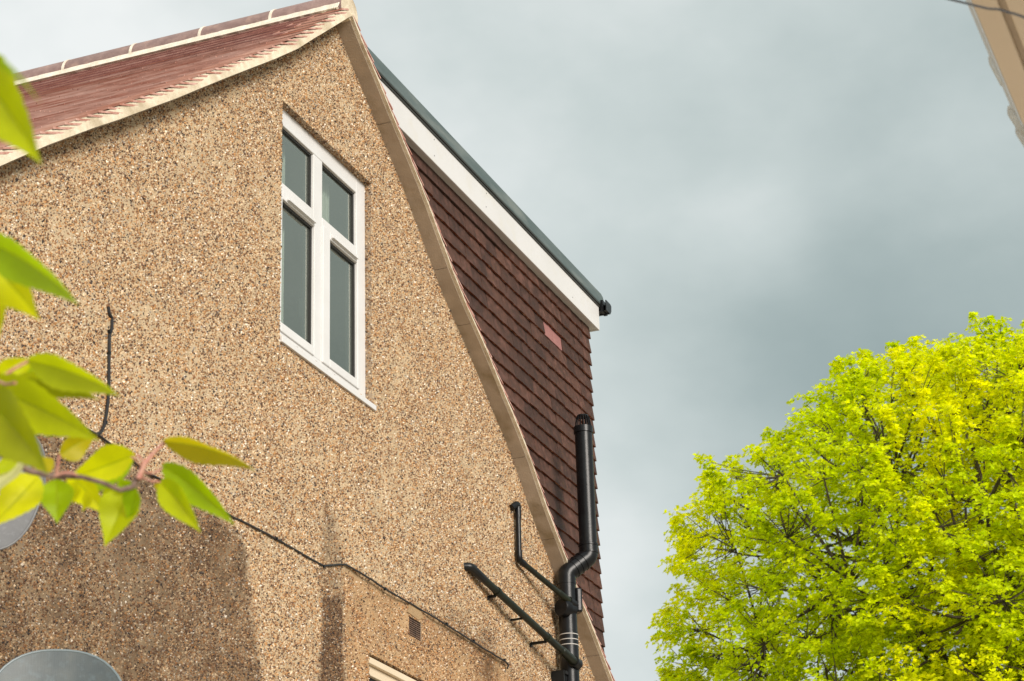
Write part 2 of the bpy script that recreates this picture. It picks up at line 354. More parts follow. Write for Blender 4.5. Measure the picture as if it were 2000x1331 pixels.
# pebbles: small irregular stones thrown on the mortar, real geometry
PAL = np.array([(0.62,0.47,0.30),(0.47,0.30,0.155),(0.42,0.21,0.075),(0.24,0.120,0.055),(0.13,0.070,0.038),(0.045,0.032,0.026),(0.28,0.24,0.20),(0.80,0.72,0.60)])
PW = np.array([0.14, 0.19, 0.16, 0.20, 0.15, 0.09, 0.03, 0.04]); PW = PW/PW.sum()
def pebbles(P, Nn, A, B, size, cols):
    """P centres, Nn outward normals, A/B tangents: dome of five facets each"""
    n = len(P); k = 4; ang = 2*np.pi*(np.arange(k)[None]+rng.random((n, 1)))/k+rng.normal(0, 0.22, (n, k))
    rr = size[:, None]*(0.75+0.5*rng.random((n, k))); el = 0.62+0.38*rng.random((n, 1)); th = rng.random((n, 1))*6.28
    u = np.cos(ang)*rr; v = np.sin(ang)*rr*el
    uu = u*np.cos(th)-v*np.sin(th); vv = u*np.sin(th)+v*np.cos(th)
    ring = P[:, None]+A[:, None]*uu[..., None]+B[:, None]*vv[..., None]-Nn[:, None]*0.0005
    h = size*(0.6+0.75*rng.random(n))
    apex = P+Nn*h[:, None]+A*(rng.normal(0, 0.25, n)*size)[:, None]+B*(rng.normal(0, 0.25, n)*size)[:, None]
    vv_ = np.concatenate([ring, apex[:, None]], 1).reshape(-1, 3); base = (np.arange(n)*(k+1))[:, None]
    f = np.stack([np.stack([base[:, 0]+j, base[:, 0]+(j+1) % k, base[:, 0]+k], 1) for j in range(k)], 1).reshape(-1, 3)
    return vv_, f, np.repeat(cols, k+1, 0)
n_p = 740000
x = rng.uniform(6.15, 13.45, n_p); z = rng.uniform(3.35, 7.9, n_p)
lowline = np.interp(x, [6.1, 9.9, 13.4], [3.35, 4.0, 4.65])
k = (z < top_z(x)-0.004) & (z > lowline)
for o in OPEN: k &= ~((x > o[0]-0.001) & (x < o[1]+0.001) & (z > o[2]-0.001) & (z < o[3]+0.001))
x, z = x[k], z[k]; dirt, och = stains(x, z)
dens = 0.50+1.0*sstep(0.34, 0.56, fbm(x, z, 7, 1)*0.6+fbm(x, z, 1.3, 6)*0.4); dens = dens*(1-0.40*och)
k = rng.random(len(x)) < dens; x, z, dirt, och = x[k], z[k], dirt[k], och[k]; n = len(x)
P = np.stack([x, wall_y(x, z), z], 1); o1 = np.ones(n)
Nn = np.tile([0., -1., 0.], (n, 1)); A = np.tile([1., 0., 0.], (n, 1)); B = np.tile([0., 0., 1.], (n, 1))
cols = PAL[rng.choice(len(PAL), n, p=PW)]*(0.75+0.5*rng.random((n, 1)))
size = np.clip(rng.lognormal(math.log(0.0044), 0.34, n), 0.002, 0.0085)
acc = [pebbles(P, Nn, A, B, size, shade(cols, dirt*(0.45+0.62*rng.random(n)), och*0.5))]
# stones on the reveals of the openings
REV = 0.055
def reveal(nrm, t1, t2, p0, l1, l2, count):
    u = rng.random(count); v = rng.random(count)
    P = np.array(p0)+np.outer(u, np.array(t1)*l1)+np.outer(v, np.array(t2)*l2)
    cols = PAL[rng.choice(len(PAL), count, p=PW)]*(0.7+0.45*rng.random((count, 1)))
    sz = np.clip(rng.lognormal(math.log(0.0046), 0.35, count), 0.002, 0.009)
    T = lambda q: np.tile(np.array(q, float), (count, 1))
    acc.append(pebbles(P, T(nrm), T(t1), T(t2), sz, cols))
for o in (W1, W2):
    reveal((0,0,-1), (1,0,0), (0,1,0), (o[0], YW, o[3]), o[1]-o[0], REV, 900)
    reveal((-1,0,0), (0,0,1), (0,1,0), (o[1], YW, o[2]), o[3]-o[2], REV, 1200)
    reveal((1,0,0), (0,0,1), (0,1,0), (o[0], YW, o[2]), o[3]-o[2], REV, 1200)
vo = 0; VV, FF, CC = [], [], []
for v_, f_, c_ in acc: VV.append(v_); FF.append(f_+vo); CC.append(c_); vo += len(v_)
print('pebbles', sum(len(f) for f in FF)//4)
link('dash_stones', npmesh('dash_stones', np.concatenate(VV), np.concatenate(FF), M_pebble, np.concatenate(CC)), gw, kind='stuff')
for o, d in ((W1, REV+0.02), (W2, REV+0.02), (VT, 0.05)):
    rv = MB(); rv.add([(x_, y_, z_) for y_ in (YW, YW+d) for x_, z_ in ((o[0], o[2]), (o[1], o[2]), (o[1], o[3]), (o[0], o[3]))],
           [(0,1,5,4), (2,3,7,6), (0,4,7,3), (1,2,6,5)])
    rv.build('reveal', M_brickwall, gw)

# the rest of the body (out of the picture but solid)
hb = MB()
hb.box((X0, YW+0.012, 0), (X0+0.25, 12.5, 4.6)); hb.box((X1-0.25, YW+0.012, 0), (X1, 12.5, 4.4)); hb.box((X0, 12.5, 0), (X1, 12.75, 4.4))
hb.prism([(X0, 4.4), (X1, 4.4), (X1, 4.6), (9.5, 7.8), (X0, 4.75)], 12.5, 12.75)
hb.build('rear_walls', M_brickwall, house)

# ------------------------------------------------------------------ roof
roof_pts = PL[:-1] + [(5.25, 4.64)]
def deck(PTS, y0, y1, off, name, parent, m):
    mb = MB()
    for (xa, za), (xb, zb) in zip(PTS[:-1], PTS[1:]):
        mb.add([(xa,y0,za+off),(xb,y0,zb+off),(xb,y1,zb+off),(xa,y1,za+off)], [(0,3,2,1)])
    return mb.build(name, m, parent)
roof = deck(PL, YW+0.02, 12.7, 0.012, 'roof', house, M_under)
deck([p for p in PR], YW+0.07, 12.7, -0.02, 'rear_roof_slope', house, M_under)

def arclen(PTS):
    P = [Vector((p[0], 0, p[1])) for p in PTS]; L = [0]
    for a, b in zip(P[:-1], P[1:]): L.append(L[-1]+(b-a).length)
    return P, L
def along(P, L, s):
    for i in range(len(P)-1):
        if s <= L[i+1] or i == len(P)-2:
            return P[i].lerp(P[i+1], (s-L[i])/(L[i+1]-L[i]))
def tile_mesh(name, w, l, th, m, camber=0.004, seed=0, m2=None, cross=0.0, ends=False):
    """plain tile, x = width, y = up the slope from the tail, z = thickness"""
    r = random.Random(seed); nxs, nys = 4, 2; top, bot = [], []
    v = []
    for j in range(nys+1):
        for i in range(nxs+1):
            fx = i/nxs; fy = j/nys
            zc = -camber*(2*fy-0.4)**2*0.6 - cross*(2*fx-1)**2 + r.uniform(-0.0006, 0.0006)
            yy = l*fy + (r.uniform(-0.0025, 0.0025) if j == 0 else 0)
            v.append((w*(fx-0.5)+r.uniform(-0.0008, 0.0008), yy, zc if not ends else zc*0.3))
    nv = len(v); v = [(a, b, c+th) for a, b, c in v] + v
    f = []; W_ = nxs+1
    for j in range(nys):
        for i in range(nxs):
            q = j*W_+i; f.append((q, q+1, q+W_+1, q+W_)); f.append((q+nv, q+W_+nv, q+W_+1+nv, q+1+nv))
    ne = len(f)
    for i in range(nxs): f.append((i, i+nv, i+1+nv, i+1))
    edges = len(f)
    for i in range(nxs): q = nys*W_+i; f.append((q, q+1, q+1+nv, q+nv))
    for j in range(nys):
        q = j*W_; f.append((q, q+W_, q+W_+nv, q+nv)); q += nxs; f.append((q, q+nv, q+W_+nv, q+W_))
    me = bpy.data.meshes.new(name); me.from_pydata(v, [], f); me.update(); me.materials.append(m)
    if m2:
        me.materials.append(m2)
        for i in range(ne, len(f) if ends else edges): me.polygons[i].material_index = 1
    return me
TH = 0.0096
roof_meshes = [tile_mesh('roof_tile', 0.1645, 0.235, TH, M_roof, 0.004, i, M_roof_lit_edge, ends=True) for i in range(6)]
def tile_frames(PTS, s0, s1, gauge=0.1):
    X_ = np.array([q[0] for q in PTS]); Z_ = np.array([q[1] for q in PTS]); xs_ = np.linspace(X_[0], X_[-1], 120); o_ = np.argsort(X_)
    zs_ = np.interp(xs_, X_[o_], Z_[o_]); ker = np.ones(15)/15; zp = np.concatenate([zs_[0]+(zs_[0]-zs_[1:8][::-1]), zs_, zs_[-1]+(zs_[-1]-zs_[-8:-1][::-1])]); zs_ = np.convolve(zp, ker, 'valid')
    P, L = arclen(list(zip(xs_.tolist(), zs_.tolist()))); out = []; s = s0
    while s < min(s1, L[-1]):
        p = along(P, L, s); q = along(P, L, max(0, s-0.10)); q2 = along(P, L, min(L[-1], s+0.10))
        up = (q-q2).normalized()                      # up the slope
        nm = Vector((-up.z, 0, up.x)) if up.x > 0 else Vector((up.z, 0, -up.x))
        if nm.z < 0: nm = -nm
        out.append((s, p, up, nm)); s += gauge
    return out
TILT = math.atan(TH/0.1)
def tile_matrix(p, up, nm, y, jitter=0.0, tilt=TILT):
    e = tilt + random.gauss(0, 0.0016)*jitter
    u = up*math.cos(e) - nm*math.sin(e); n = nm*math.cos(e) + up*math.sin(e)
    xax = u.cross(n)                                   # right-handed: x = u x n
    loc = p + nm*(0.060+random.gauss(0, 0.0003)*jitter); loc = Vector((loc.x, y, loc.z)) + u*random.gauss(0, 0.0018)*jitter
    return Matrix(((xax.x, u.x, n.x, loc.x), (xax.y, u.y, n.y, loc.y), (xax.z, u.z, n.z, loc.z), (0, 0, 0, 1)))
count = 0; rest = MB()
frames = tile_frames(PL, 0.10, 5.2)
ntile = 0
for ci, (s, p, up, nm) in enumerate(frames):
    y = 4.603 + random.uniform(-0.004, 0.006) + 0.0815 + (0.0 if ci % 2 else 0.0825); col_i = 0
    if ci % 2 == 0:                                    # half lap: a tile-and-a-half reads as one wider edge tile
        y -= 0.0825
    off = 0 if ci % 2 else 0.0825
    y = 4.604 + random.uniform(-0.003, 0.003) + 0.0815
    k = 0
    while y < 12.6:
        wide = (k == 0 and off > 0)
        mt = tile_matrix(p, up, nm, y+(0.04125 if wide else 0), 1.0, 0.21 if k == 0 else 0.050+(0.148-0.050)*min(1, max(0, (s-0.55)/0.4)))
        if wide: mt = mt @ Matrix.Diagonal((1.5, 1, 1, 1))
        if s < 0.27: mt = mt @ Matrix.Diagonal((1, max(0.45, (s-0.03)/0.25), 1, 1))
        if k < 7 and ntile < 290 and s < 4.3:
            o = link('roof_tile', roof_meshes[random.randrange(6)], roof); o.matrix_local = mt; ntile += 1
        else:
            me = roof_meshes[random.randrange(6)]
            w_, l_ = 0.0824, 0.235
            vv = [(-w_,0,0),(w_,0,0),(w_,l_,0),(-w_,l_,0),(-w_,0,TH),(w_,0,TH),(w_,l_,TH),(-w_,l_,TH)]
            rest.add([mt @ Vector(q) for q in vv], [(4,5,6,7),(1,2,6,5),(3,0,4,7),(0,1,5,4)])
        y += 0.165 + (off if k == 0 else 0); k += 1
ro = rest.build('tiles_beyond', M_roof, roof, kind='stuff'); ro.data.materials.append(M_roof_lit_edge)
ro.data.polygons.foreach_set('material_index', [1 if i % 4 == 3 else 0 for i in range(len(ro.data.polygons))])
# single column of tiles between the right verge and the dormer cheek
for ci, (s, p, up, nm) in enumerate(tile_frames(PR, 0.12, 5.8)):
    mt = tile_matrix(p, up, nm, 4.604+random.uniform(-0.003, 0.003)+0.0815, 1.0, 0.19)
    if s < 0.27: mt = mt @ Matrix.Diagonal((1, max(0.45, (s-0.03)/0.25), 1, 1))
    o = link('verge_tile', roof_meshes[random.randrange(6)], roof); o.matrix_local = mt

# undercloak boards and verge mortar, both slopes
def strip(PTS, s0, s1, n0, n1, y0, y1, mb, wob=0.0, step=0.02, y1top=None, seed=0):
    """band following the profile between offsets n0..n1 (normal to slope), faces y0 (outer) .. y1"""
    P, L = arclen(PTS); s = s0; ring = []
    r = random.Random(seed); k = max(2, int((s1-s0)/step)+1)
    for i in range(k):
        s = s0+(s1-s0)*i/(k-1); p = along(P, L, s); up = (along(P, L, max(0, s-0.15))-along(P, L, min(L[-1], s+0.15))).normalized()
        nm = Vector((-up.z, 0, up.x))
        if nm.z < 0: nm = -nm
        w = r.uniform(-wob, wob)
        yt = y0 if y1top is None else y1top
        a = p+nm*n0; b = p+nm*(n1+w)
        ring.append([(a.x, y0+w*0.5, a.z), (b.x, yt+w, b.z), (b.x, y1, b.z), (a.x, y1, a.z)])
    v = [q for rg in ring for q in rg]; f = [(0,1,2,3), tuple((k-1)*4+i for i in (3,2,1,0))]
    for i in range(k-1):
        for j in range(4): f.append((i*4+j, (i+1)*4+j, (i+1)*4+(j+1) % 4, i*4+(j+1) % 4))
    return mb.add(v, f)
for PTS, cuts in ((PL, [0, 0.95, 1.92, 2.85, 3.75, 4.6, 5.25]), (PR, [0, 0.66, 1.62, 2.02, 3.02, 3.62, 4.55, 5.45])):
    P_, L_ = arclen(PTS)
    for a, b in zip(cuts[:-1], cuts[1:]):
        b = min(b, L_[-1])
        if b-a < 0.05: continue
        strip(PTS, a+0.002, b-0.002, 0.0, 0.006, YV+random.uniform(-0.0006, 0.0006), YW+0.03, MB(), step=0.06).build('undercloak_board', M_under, roof)
    mb = MB(); strip(PTS, 0.0, min(L_[-1], 5.6), 0.0065, 0.057, YV-0.019, YW+0.05, mb, 0.0018, 0.02, y1top=YV-0.0055, seed=3)
    mb.build('verge_mortar', M_mortar, roof)

# ridge: half-round tiles bedded in mortar
RX, RZ, RR = 9.50, 7.905, 0.107
def halfround(y0, y1, r_, name, m, parent, zc=RZ, a0=-20, a1=200, th=0.012, n=18):
    mb = MB(); v = []; f = []
    for yy in (y0, y1):
        for rr_ in (r_, r_-th):
            for i in range(n+1):
                a = math.radians(a0+(a1-a0)*i/n); v.append((RX+rr_*math.cos(a), yy, zc+rr_*math.sin(a)))
    q = n+1
    for i in range(n):
        f += [(i, i+1, 2*q+i+1, 2*q+i), (q+i, 3*q+i, 3*q+i+1, q+i+1), (i, q+i, q+i+1, i+1), (2*q+i, 2*q+i+1, 3*q+i+1, 3*q+i)]
    f += [(0, 2*q, 3*q, q), (n, q+n, 3*q+n, 2*q+n)]
    return mb.add(v, f).build(name, m, parent, smooth=True)
yy = YV-0.002
joints = [yy]
ry = [at(q[0], q[1], 5).y for q in ()]
step = 0.44
k = 0
while yy < 12.6:
    halfround(yy, yy+step-0.016, RR, 'ridge_tile', M_ridge, roof)
    bmb = halfround(yy+step-0.0165, yy+step+0.0005, RR+0.003, 'ridge_joint', M_bed, roof, n=14) if k < 12 else None
    yy += step; k += 1
mb = MB(); n_ = 130
for sgn in (-1, 1):
    v = []; f = []
    for i in range(n_+1):
        y = YV+0.004+(12.6-YV)*(i/n_)**1.8; w = random.uniform(-0.006, 0.006)
        xo = RX+sgn*(RR+0.027+w); zo = RZ-0.040-w*0.7
        xi = RX+sgn*(RR-0.002); zi = RZ+0.008+w*0.3
        v += [(xi, y, zi), (xo, y, zo), (xo-sgn*0.02, y, zo-0.008)]
    for i in range(n_):
        a = i*3; f += [(a, a+1, a+4, a+3), (a+1, a+2, a+5, a+4)]
    mb.add(v, f)
mb.build('ridge_bedding', M_bed, roof)
# mortar plug closing the ridge end
v = [(RX, YV-0.004, RZ+0.01)]; nn = 20; outline = []
for i in range(nn+1):
    a = math.radians(-28+236*i/nn); outline.append((RX+(RR-0.004)*math.cos(a), RZ+(RR-0.004)*math.sin(a)))
MB().prism(outline[::-1], YV-0.003, YV+0.05).build('ridge_end_plug', M_mortar, roof)

# ------------------------------------------------------------------ dormer
YC = 4.775                                  # cheek backing
inv = lambda z_: float(np.interp(-z_, -np.array([p[1] for p in PR]), np.array([p[0] for p in PR])))
db = MB().prism([(9.9, 7.5), (inv(4.8), 4.75), (13.54, 4.75), (13.54, 7.62), (9.9, 7.62)], YC, YC+0.06)
db.box((13.46, 8.4, 4.5), (13.54, 12.4, 7.62)); db.box((9.9, 12.3, 5.0), (13.54, 12.4, 7.62))
db.box((13.46, YC+0.061, 4.5), (13.54, 8.399, 5.7))
dorm = db.build('dormer', M_tile, house)
MB().add([(13.5, YC+0.07, 5.7), (13.5, 8.4, 5.7), (13.5, 8.4, 7.6), (13.5, YC+0.07, 7.6)], [(0,1,2,3)]).build('rear_pane', M_glass, dorm)
cheek_meshes = [tile_mesh('hanging_tile', 0.1635, 0.215, 0.012, M_tile, 0.006, 20+i, M_tile_edge, cross=0.0022) for i in range(8)]
YT = 4.745
corner = at(1155.7, 665, YT); corner2 = at(1176, 1245.6, YT)
XR = (corner.x+corner2.x)/2+0.012
ztips = corner.z
gap_px = at(1074, 650, YT); gc = None; nht = 0; hrest = MB()
def hang_matrix(x, z, tilt):
    # local x -> +X, y(up the tile) -> up leaning back, z(out) -> -Y
    u = Vector((0, math.sin(tilt), math.cos(tilt))); n = Vector((0, -math.cos(tilt), math.sin(tilt)))
    return Matrix(((1, u.x, n.x, x), (0, u.y, n.y, 4.752), (0, u.z, n.z, z), (0, 0, 0, 1)))
for ci in range(-1, 28):
    z = ztips-0.1003*ci; x = XR-0.0815; k = 0
    if ci % 2: x -= 0.0
    first = True
    while x > 9.7:
        w = 0.165
        if z+0.10 > float(top_z(x+0.08))+0.02 and z < 7.60:
            if abs(x-gap_px.x) < 0.165 and abs(z+0.05-gap_px.z) < 0.05:
                gc = (x, z)
                for dx in (0.0,):
                    o = link('exposed_tile', tile_mesh('exposed_tile', 0.1625, 0.12, 0.006, M_pink, 0, 60), dorm, label='smooth pink tile laid bare where hanging tiles are missing')
                    o.matrix_local = hang_matrix(x+dx*0.5, z+0.002, 0.10) @ Matrix.Translation((0, 0, -0.004))
            elif nht < 290 and not (z > 7.5 and x < 12):
                o = link('hanging_tile', cheek_meshes[random.randrange(8)], dorm); nht += 1
                o.matrix_local = hang_matrix(x+random.gauss(0, 0.0006), z+random.gauss(0, 0.0016), 0.135+random.gauss(0, 0.012)) @ Matrix.Rotation(random.gauss(0, 0.006), 4, 'Z')
            else:
                mt = hang_matrix(x, z, 0.118); hrest.add([mt @ Vector(q) for q in [(-0.081,0,0),(0.081,0,0),(0.081,0.215,0),(-0.081,0.215,0),(-0.081,0,0.012),(0.081,0,0.012),(0.081,0.215,0.012),(-0.081,0.215,0.012)]], [(4,5,6,7),(0,1,5,4),(1,2,6,5),(3,0,4,7)])
        x -= w + (0.0825 if (first and ci % 2) else 0); first = False
if hrest.v: hrest.build('remaining_tiles', M_tile, dorm, kind='stuff')
print('hanging tiles', nht, 'rest', len(hrest.v)//8, 'gap', gc)
# slips of tile that fill the half-bond at the corner
for ci in range(-1, 27):
    if ci % 2:
        z = ztips-0.1003*ci
        o = link('corner_tile', tile_mesh('corner_tile', 0.081, 0.215, 0.012, M_tile, 0.005, 90, M_tile_edge), dorm); o.matrix_local = hang_matrix(XR-0.165-0.0405, z, 0.12)

YF = 4.70                                   # fascia face
fb, ft = at(1171, 644.6, YF), at(1170.2, 602.5, YF); XE = (fb.x+ft.x)/2
zb = (fb.z+at(780, 249.1, YF).z)/2; zt = (ft.z+at(745, 155, YF).z)/2
fa = MB().prism([(inv(zb)+0.03, zb), (XE, zb), (XE, zt), (inv(zt)+0.03, zt)], YF, YF+0.022).build('fascia_board', M_fascia, dorm); bevel(fa, 0.004)
sf = MB().box((inv(zb)+0.05, YF+0.0225, zb+0.004), (XE-0.004, YC-0.001, zb+0.014)).build('soffit_board', M_fascia, dorm)
MB().box((XE-0.022, YF+0.0225, zb+0.002), (XE-0.001, 12.4, zt)).build('front_fascia', M_fascia, dorm)
for q in ((848.5, 304.5), (848, 273), (949.5, 404.5), (1118.5, 581), (950, 378)):
    p = at(q[0], q[1], YF-0.0004); MB().tube([p, p+Vector((0, -0.0012, 0))], 0.004, 8).build('nail_head', M_spacer, fa)
YG = YF-0.012
g1, g2 = at(714.7, 82, YG), at(1172, 574, YG); ztop = (g1.z+g2.z)/2
xr = at(1180, 590, YG).x
dr = MB().box((inv(zt)+0.05, YF-0.006, zt-0.004), (XE+0.004, YF+0.05, zt+0.012)); dr.box((inv(zt)+0.05, YF-0.011, zt+0.014), (XE+0.008, YF+0.05, zt+0.022))
dr.build('drip_shadow_strip', M_drip_shadow, dorm)  # dark strips that draw the drip's shadow line above the fascia
rf = MB().prism([(9.78, zt+0.024), (xr, zt+0.024), (xr+0.006, zt+0.075), (xr-0.018, ztop-0.012), (xr-0.055, ztop), (9.70, ztop)], YG, 12.3).build('flat_roof', M_grp, dorm); bevel(rf, 0.010, 3)
# gutter on the dormer front, seen end-on
gz_ = at(1184, 612, YF).z; gx_ = XE
gt = thing('gutter', 'black plastic gutter end under the corner of the flat dormer roof', 'gutter', (gx_, YF, gz_))
prof = [(0.0, -0.045), (0.055, -0.045), (0.062, -0.052), (0.085, -0.046), (0.108, -0.015), (0.112, 0.022), (0.104, 0.030), (0.085, 0.034), (0.0, 0.034)]
go = MB().prism([(gx_+0.003+a, gz_+b) for a, b in prof], YF-0.055, YF-0.049).build('stop_end', M_black, gt)
tr = MB(); 
for (a, b), (c, d) in zip(prof[:-2], prof[1:-1]):
    tr.add([(gx_+0.003+a, YF-0.049, gz_+b), (gx_+0.003+c, YF-0.049, gz_+d), (gx_+0.003+c, 12.3, gz_+d), (gx_+0.003+a, 12.3, gz_+b)], [(0,1,2,3)])
tr.build('trough', M_black, gt)
MB().prism([(gx_+0.003+a*1.06, gz_+b*1.12) for a, b in prof], YF-0.030, YF-0.010).build('union_clip', M_black, gt)

# ------------------------------------------------------------------ upper window
def window(o, px, m_frame, lights, label, name='window', cills=True):
    return
YFR = 4.742
ptw = lambda x_, y_: at(x_, y_, YFR)
fx0, fx1 = W1[0]-0.0, W1[1]                 # frame fills the opening behind the reveal
fz1, fz0 = W1[3], W1[2]
win = MB()
# vertical positions (world x) from the mullion and stile lines; heights from the rails
xm0, xm1 = ptw(613, 350).x, ptw(630, 350).x
xr0 = ptw(696, 430).x
wd = (xm1-xm0)
xl0 = fx0+0.052
zu_t = ptw(655, 338).z; zu_b = (ptw(613, 411).z+ptw(696, 482).z)/2
zu_t = (ptw(613.6, 301).z+ptw(696, 377).z)/2
zl_t = (ptw(611, 444).z+ptw(694.8, 512).z)/2; zl_b = (ptw(611.6, 679).z+ptw(695.8, 742).z)/2
print('win', fx0, xm0, xm1, xr0, fx1, 'z', fz0, zl_b, zl_t, zu_b, zu_t, fz1)
D = 0.065
frame = MB()
frame.box((fx0, YFR, fz0), (xl0, YFR+D, fz1)); frame.box((xr0, YFR, fz0), (fx1, YFR+D, fz1))
frame.box((xl0, YFR, zu_t), (xr0, YFR+D, fz1)); frame.box((xl0, YFR, fz0), (xr0, YFR+D, zl_b-0.045))
frame.box((xm0, YFR+0.001, zl_b-0.045), (xm1, YFR+D-0.001, zu_t)); 
zt0 = zl_t+0.046
frame.box((xl0, YFR+0.0005, zt0), (xm0, YFR+D-0.001, zu_b)); frame.box((xm1, YFR+0.0005, zt0), (xr0, YFR+D-0.001, zu_b))
wo_ = frame.build('window', M_white, house, label='white plastic four-light casement window in the gable'); bevel(wo_, 0.004)
xlm = ptw(611, 560).x; xrm = ptw(642, 590).x
# opening sashes in the lower lights, standing proud
def sash(x0, x1, z0, z1, gx0, gx1, gz0, gz1):
    s_ = MB(); y0, y1 = YFR-0.009, YFR+D-0.012
    s_.box((x0, y0, z0), (gx0, y1, z1)); s_.box((gx1, y0, z0), (x1, y1, z1)); s_.box((gx0, y0, z0), (gx1, y1, gz0)); s_.box((gx0, y0, gz1), (gx1, y1, z1))
    return bevel(s_.build('sash', M_white, wo_), 0.005)
sash(fx0+0.03, xm0+0.004, zl_b-0.048, zl_t+0.048, fx0+0.072, xlm, zl_b, zl_t)
sash(xm1-0.004, xr0+0.018, zl_b-0.048, zl_t+0.048, xrm, ptw(695.5, 610).x, zl_b, zl_t)
lights = [(xl0, xm0, zu_b, zu_t, 0.012), (xm1, xr0, zu_b, zu_t, 0.012), (fx0+0.072, xlm, zl_b, zl_t, 0.004), (xrm, ptw(695.5, 610).x, zl_b, zl_t, 0.004)]
for (x0_, x1_, z0_, z1_, dy) in lights:
    yb = YFR+dy
    e = 0.014
    bd = MB(); y0, y1 = yb+0.004, yb+0.018        # glazing bead and dark gasket stepped back from the face
    bd.box((x0_, y0, z0_), (x0_+e, y1, z1_)); bd.box((x1_-e, y0, z0_), (x1_, y1, z1_)); bd.box((x0_+e, y0, z0_), (x1_-e, y1, z0_+e*0.8)); bd.box((x0_+e, y0, z1_-e), (x1_-e, y1, z1_))
    bd.build('gasket', M_dark, wo_)
    MB().add([(x0_, yb+0.014, z0_), (x1_, yb+0.014, z0_), (x1_, yb+0.014, z1_), (x0_, yb+0.014, z1_)], [(0,1,2,3)]).build('pane', M_glass, wo_)
    sp = MB(); y0, y1 = yb+0.020, yb+0.034; e2 = 0.022
    sp.box((x0_, y0, z0_), (x0_+e2, y1, z1_)); sp.box((x1_-e2, y0, z0_), (x1_, y1, z1_)); sp.box((x0_+e2, y0, z0_), (x1_-e2, y1, z0_+e2)); sp.box((x0_+e2, y0, z1_-e2), (x1_-e2, y1, z1_))
    sp.build('spacer_bar', M_spacer, wo_)
# drip hoods over the two opening lights
for (qa, qb) in (((564, 389), (617, 431)), ((650.5, 463), (699.5, 501))):
    a = at(*qa, YFR-0.02); b = at(*qb, YFR-0.02); z_ = (a.z+b.z)/2
    bevel(MB().prismx([(YFR-0.026, z_-0.013), (YFR-0.003, z_-0.013), (YFR-0.003, z_+0.012), (YFR-0.012, z_+0.012)], a.x, b.x).build('drip_hood', M_white, wo_), 0.003)
# sill
s1, s2 = at(549, 666, 4.688), at(735.7, 803, 4.688); zsb = (s1.z+s2.z)/2
sill = MB().prismx([(4.688, zsb), (YFR+0.02, zsb+0.004), (YFR+0.02, zsb+0.048), (YFR-0.01, zsb+0.048), (4.690, zsb+0.030), (4.688, zsb+0.028)], fx0-0.0, s2.x).build('sill', M_white, wo_); bevel(sill, 0.003)
# inside: espagnolette handle and the attic room with its sloping ceiling
hp = at(588, 590, YFR+0.09)
hd = MB().box((hp.x-0.012, YFR+D, hp.z-0.03), (hp.x+0.012, YFR+D+0.012, hp.z+0.045)); hd.box((hp.x-0.009, YFR+D+0.012, hp.z-0.085), (hp.x+0.009, YFR+D+0.035, hp.z+0.02))
bevel(hd.build('handle', M_white, wo_), 0.003)
rm = MB()
RA = [(8.75, 5.3), (13.44, 5.3), (13.44, 7.45), (10.15, 7.30), (10.02, 7.25), (9.0, 7.25), (8.75, 7.05)]
for i_ in (0, 3, 4, 5, 6):
    (xa, za), (xb, zb_) = RA[i_], RA[(i_+1) % 7]
    rm.add([(xa,4.86,za),(xb,4.86,zb_),(xb,8.3,zb_),(xa,8.3,za)], [(0,1,2,3)])
rm.add([(10.15,4.86,7.30),(13.44,4.86,7.45),(13.44,8.3,7.45),(10.15,8.3,7.30)], [(0,1,2,3)])
rm.add([(x_, 8.3, z_) for x_, z_ in RA], [tuple(range(7))])
rm.add([(10.05, 4.861, 5.3), (13.44, 4.861, 5.3), (13.44, 4.861, 7.45), (10.05, 4.861, 7.29)], [(0,1,2,3)])
rm.build('attic_room', M_room, house)
for xa_, xb_, za_ in ((W1[0]+0.20, W1[0]+0.33, 5.86), (W1[0]+0.66, W1[0]+0.84, 5.86)):      # pale pleated strips added behind the glass to imitate bright bands in the panes
    cu_ = MB(); nn_ = int((xb_-xa_)/0.008)
    for i_ in range(nn_):
        x1c, x2c = xa_+i_*0.008, xa_+(i_+1)*0.008; y1c, y2c = [YFR+D+0.055+0.014*math.sin(j_*1.7) for j_ in (i_, i_+1)]
        cu_.add([(x1c, y1c, za_), (x2c, y2c, za_), (x2c, y2c, 7.02), (x1c, y1c, 7.02)], [(0,1,2,3)])
    cu_.build('added_pale_strip', M_pale_strip, house)

# ------------------------------------------------------------------ lower window (only its head is in the picture)
x0_, x1_, z0_, z1_ = W2
lw = MB(); w_ = 0.07
lw.prismx([(YFR-0.030, z1_-0.045), (YFR+0.04, z1_-0.045), (YFR+0.04, z1_-0.001), (YFR-0.030, z1_-0.012)], x0_+0.001, x1_-0.001)
lw.box((x0_, YFR, z0_), (x0_+0.03, YFR+0.05, z1_-0.046)); lw.box((x1_-w_, YFR, z0_), (x1_, YFR+0.05, z1_-0.046))
lw.box((x0_+0.03, YFR-0.008, z1_-0.095), (x1_-w_, YFR+0.05, z1_-0.046)); lw.box((x0_+0.03, YFR, z0_), (x1_-w_, YFR+0.05, z0_+w_))
lw.box(((x0_+x1_)/2-0.03, YFR, z0_+w_), ((x0_+x1_)/2+0.03, YFR+0.05, z1_-0.096))
l2 = lw.build('window', M_cream, house, label='cream framed window below the cable'); bevel(l2, 0.003)
for a, b in ((x0_+0.03, (x0_+x1_)/2-0.03), ((x0_+x1_)/2+0.03, x1_-w_)):
    e = 0.014; y0 = YFR+0.012
    MB().box((a, y0, z1_-0.112), (b, y0+0.02, z1_-0.096)).build('gasket', M_dark, l2)
    MB().add([(a, YFR+0.022, z0_+w_), (b, YFR+0.022, z0_+w_), (b, YFR+0.022, z1_-0.096), (a, YFR+0.022, z1_-0.096)], [(0,1,2,3)]).build('pane', M_glass, l2)
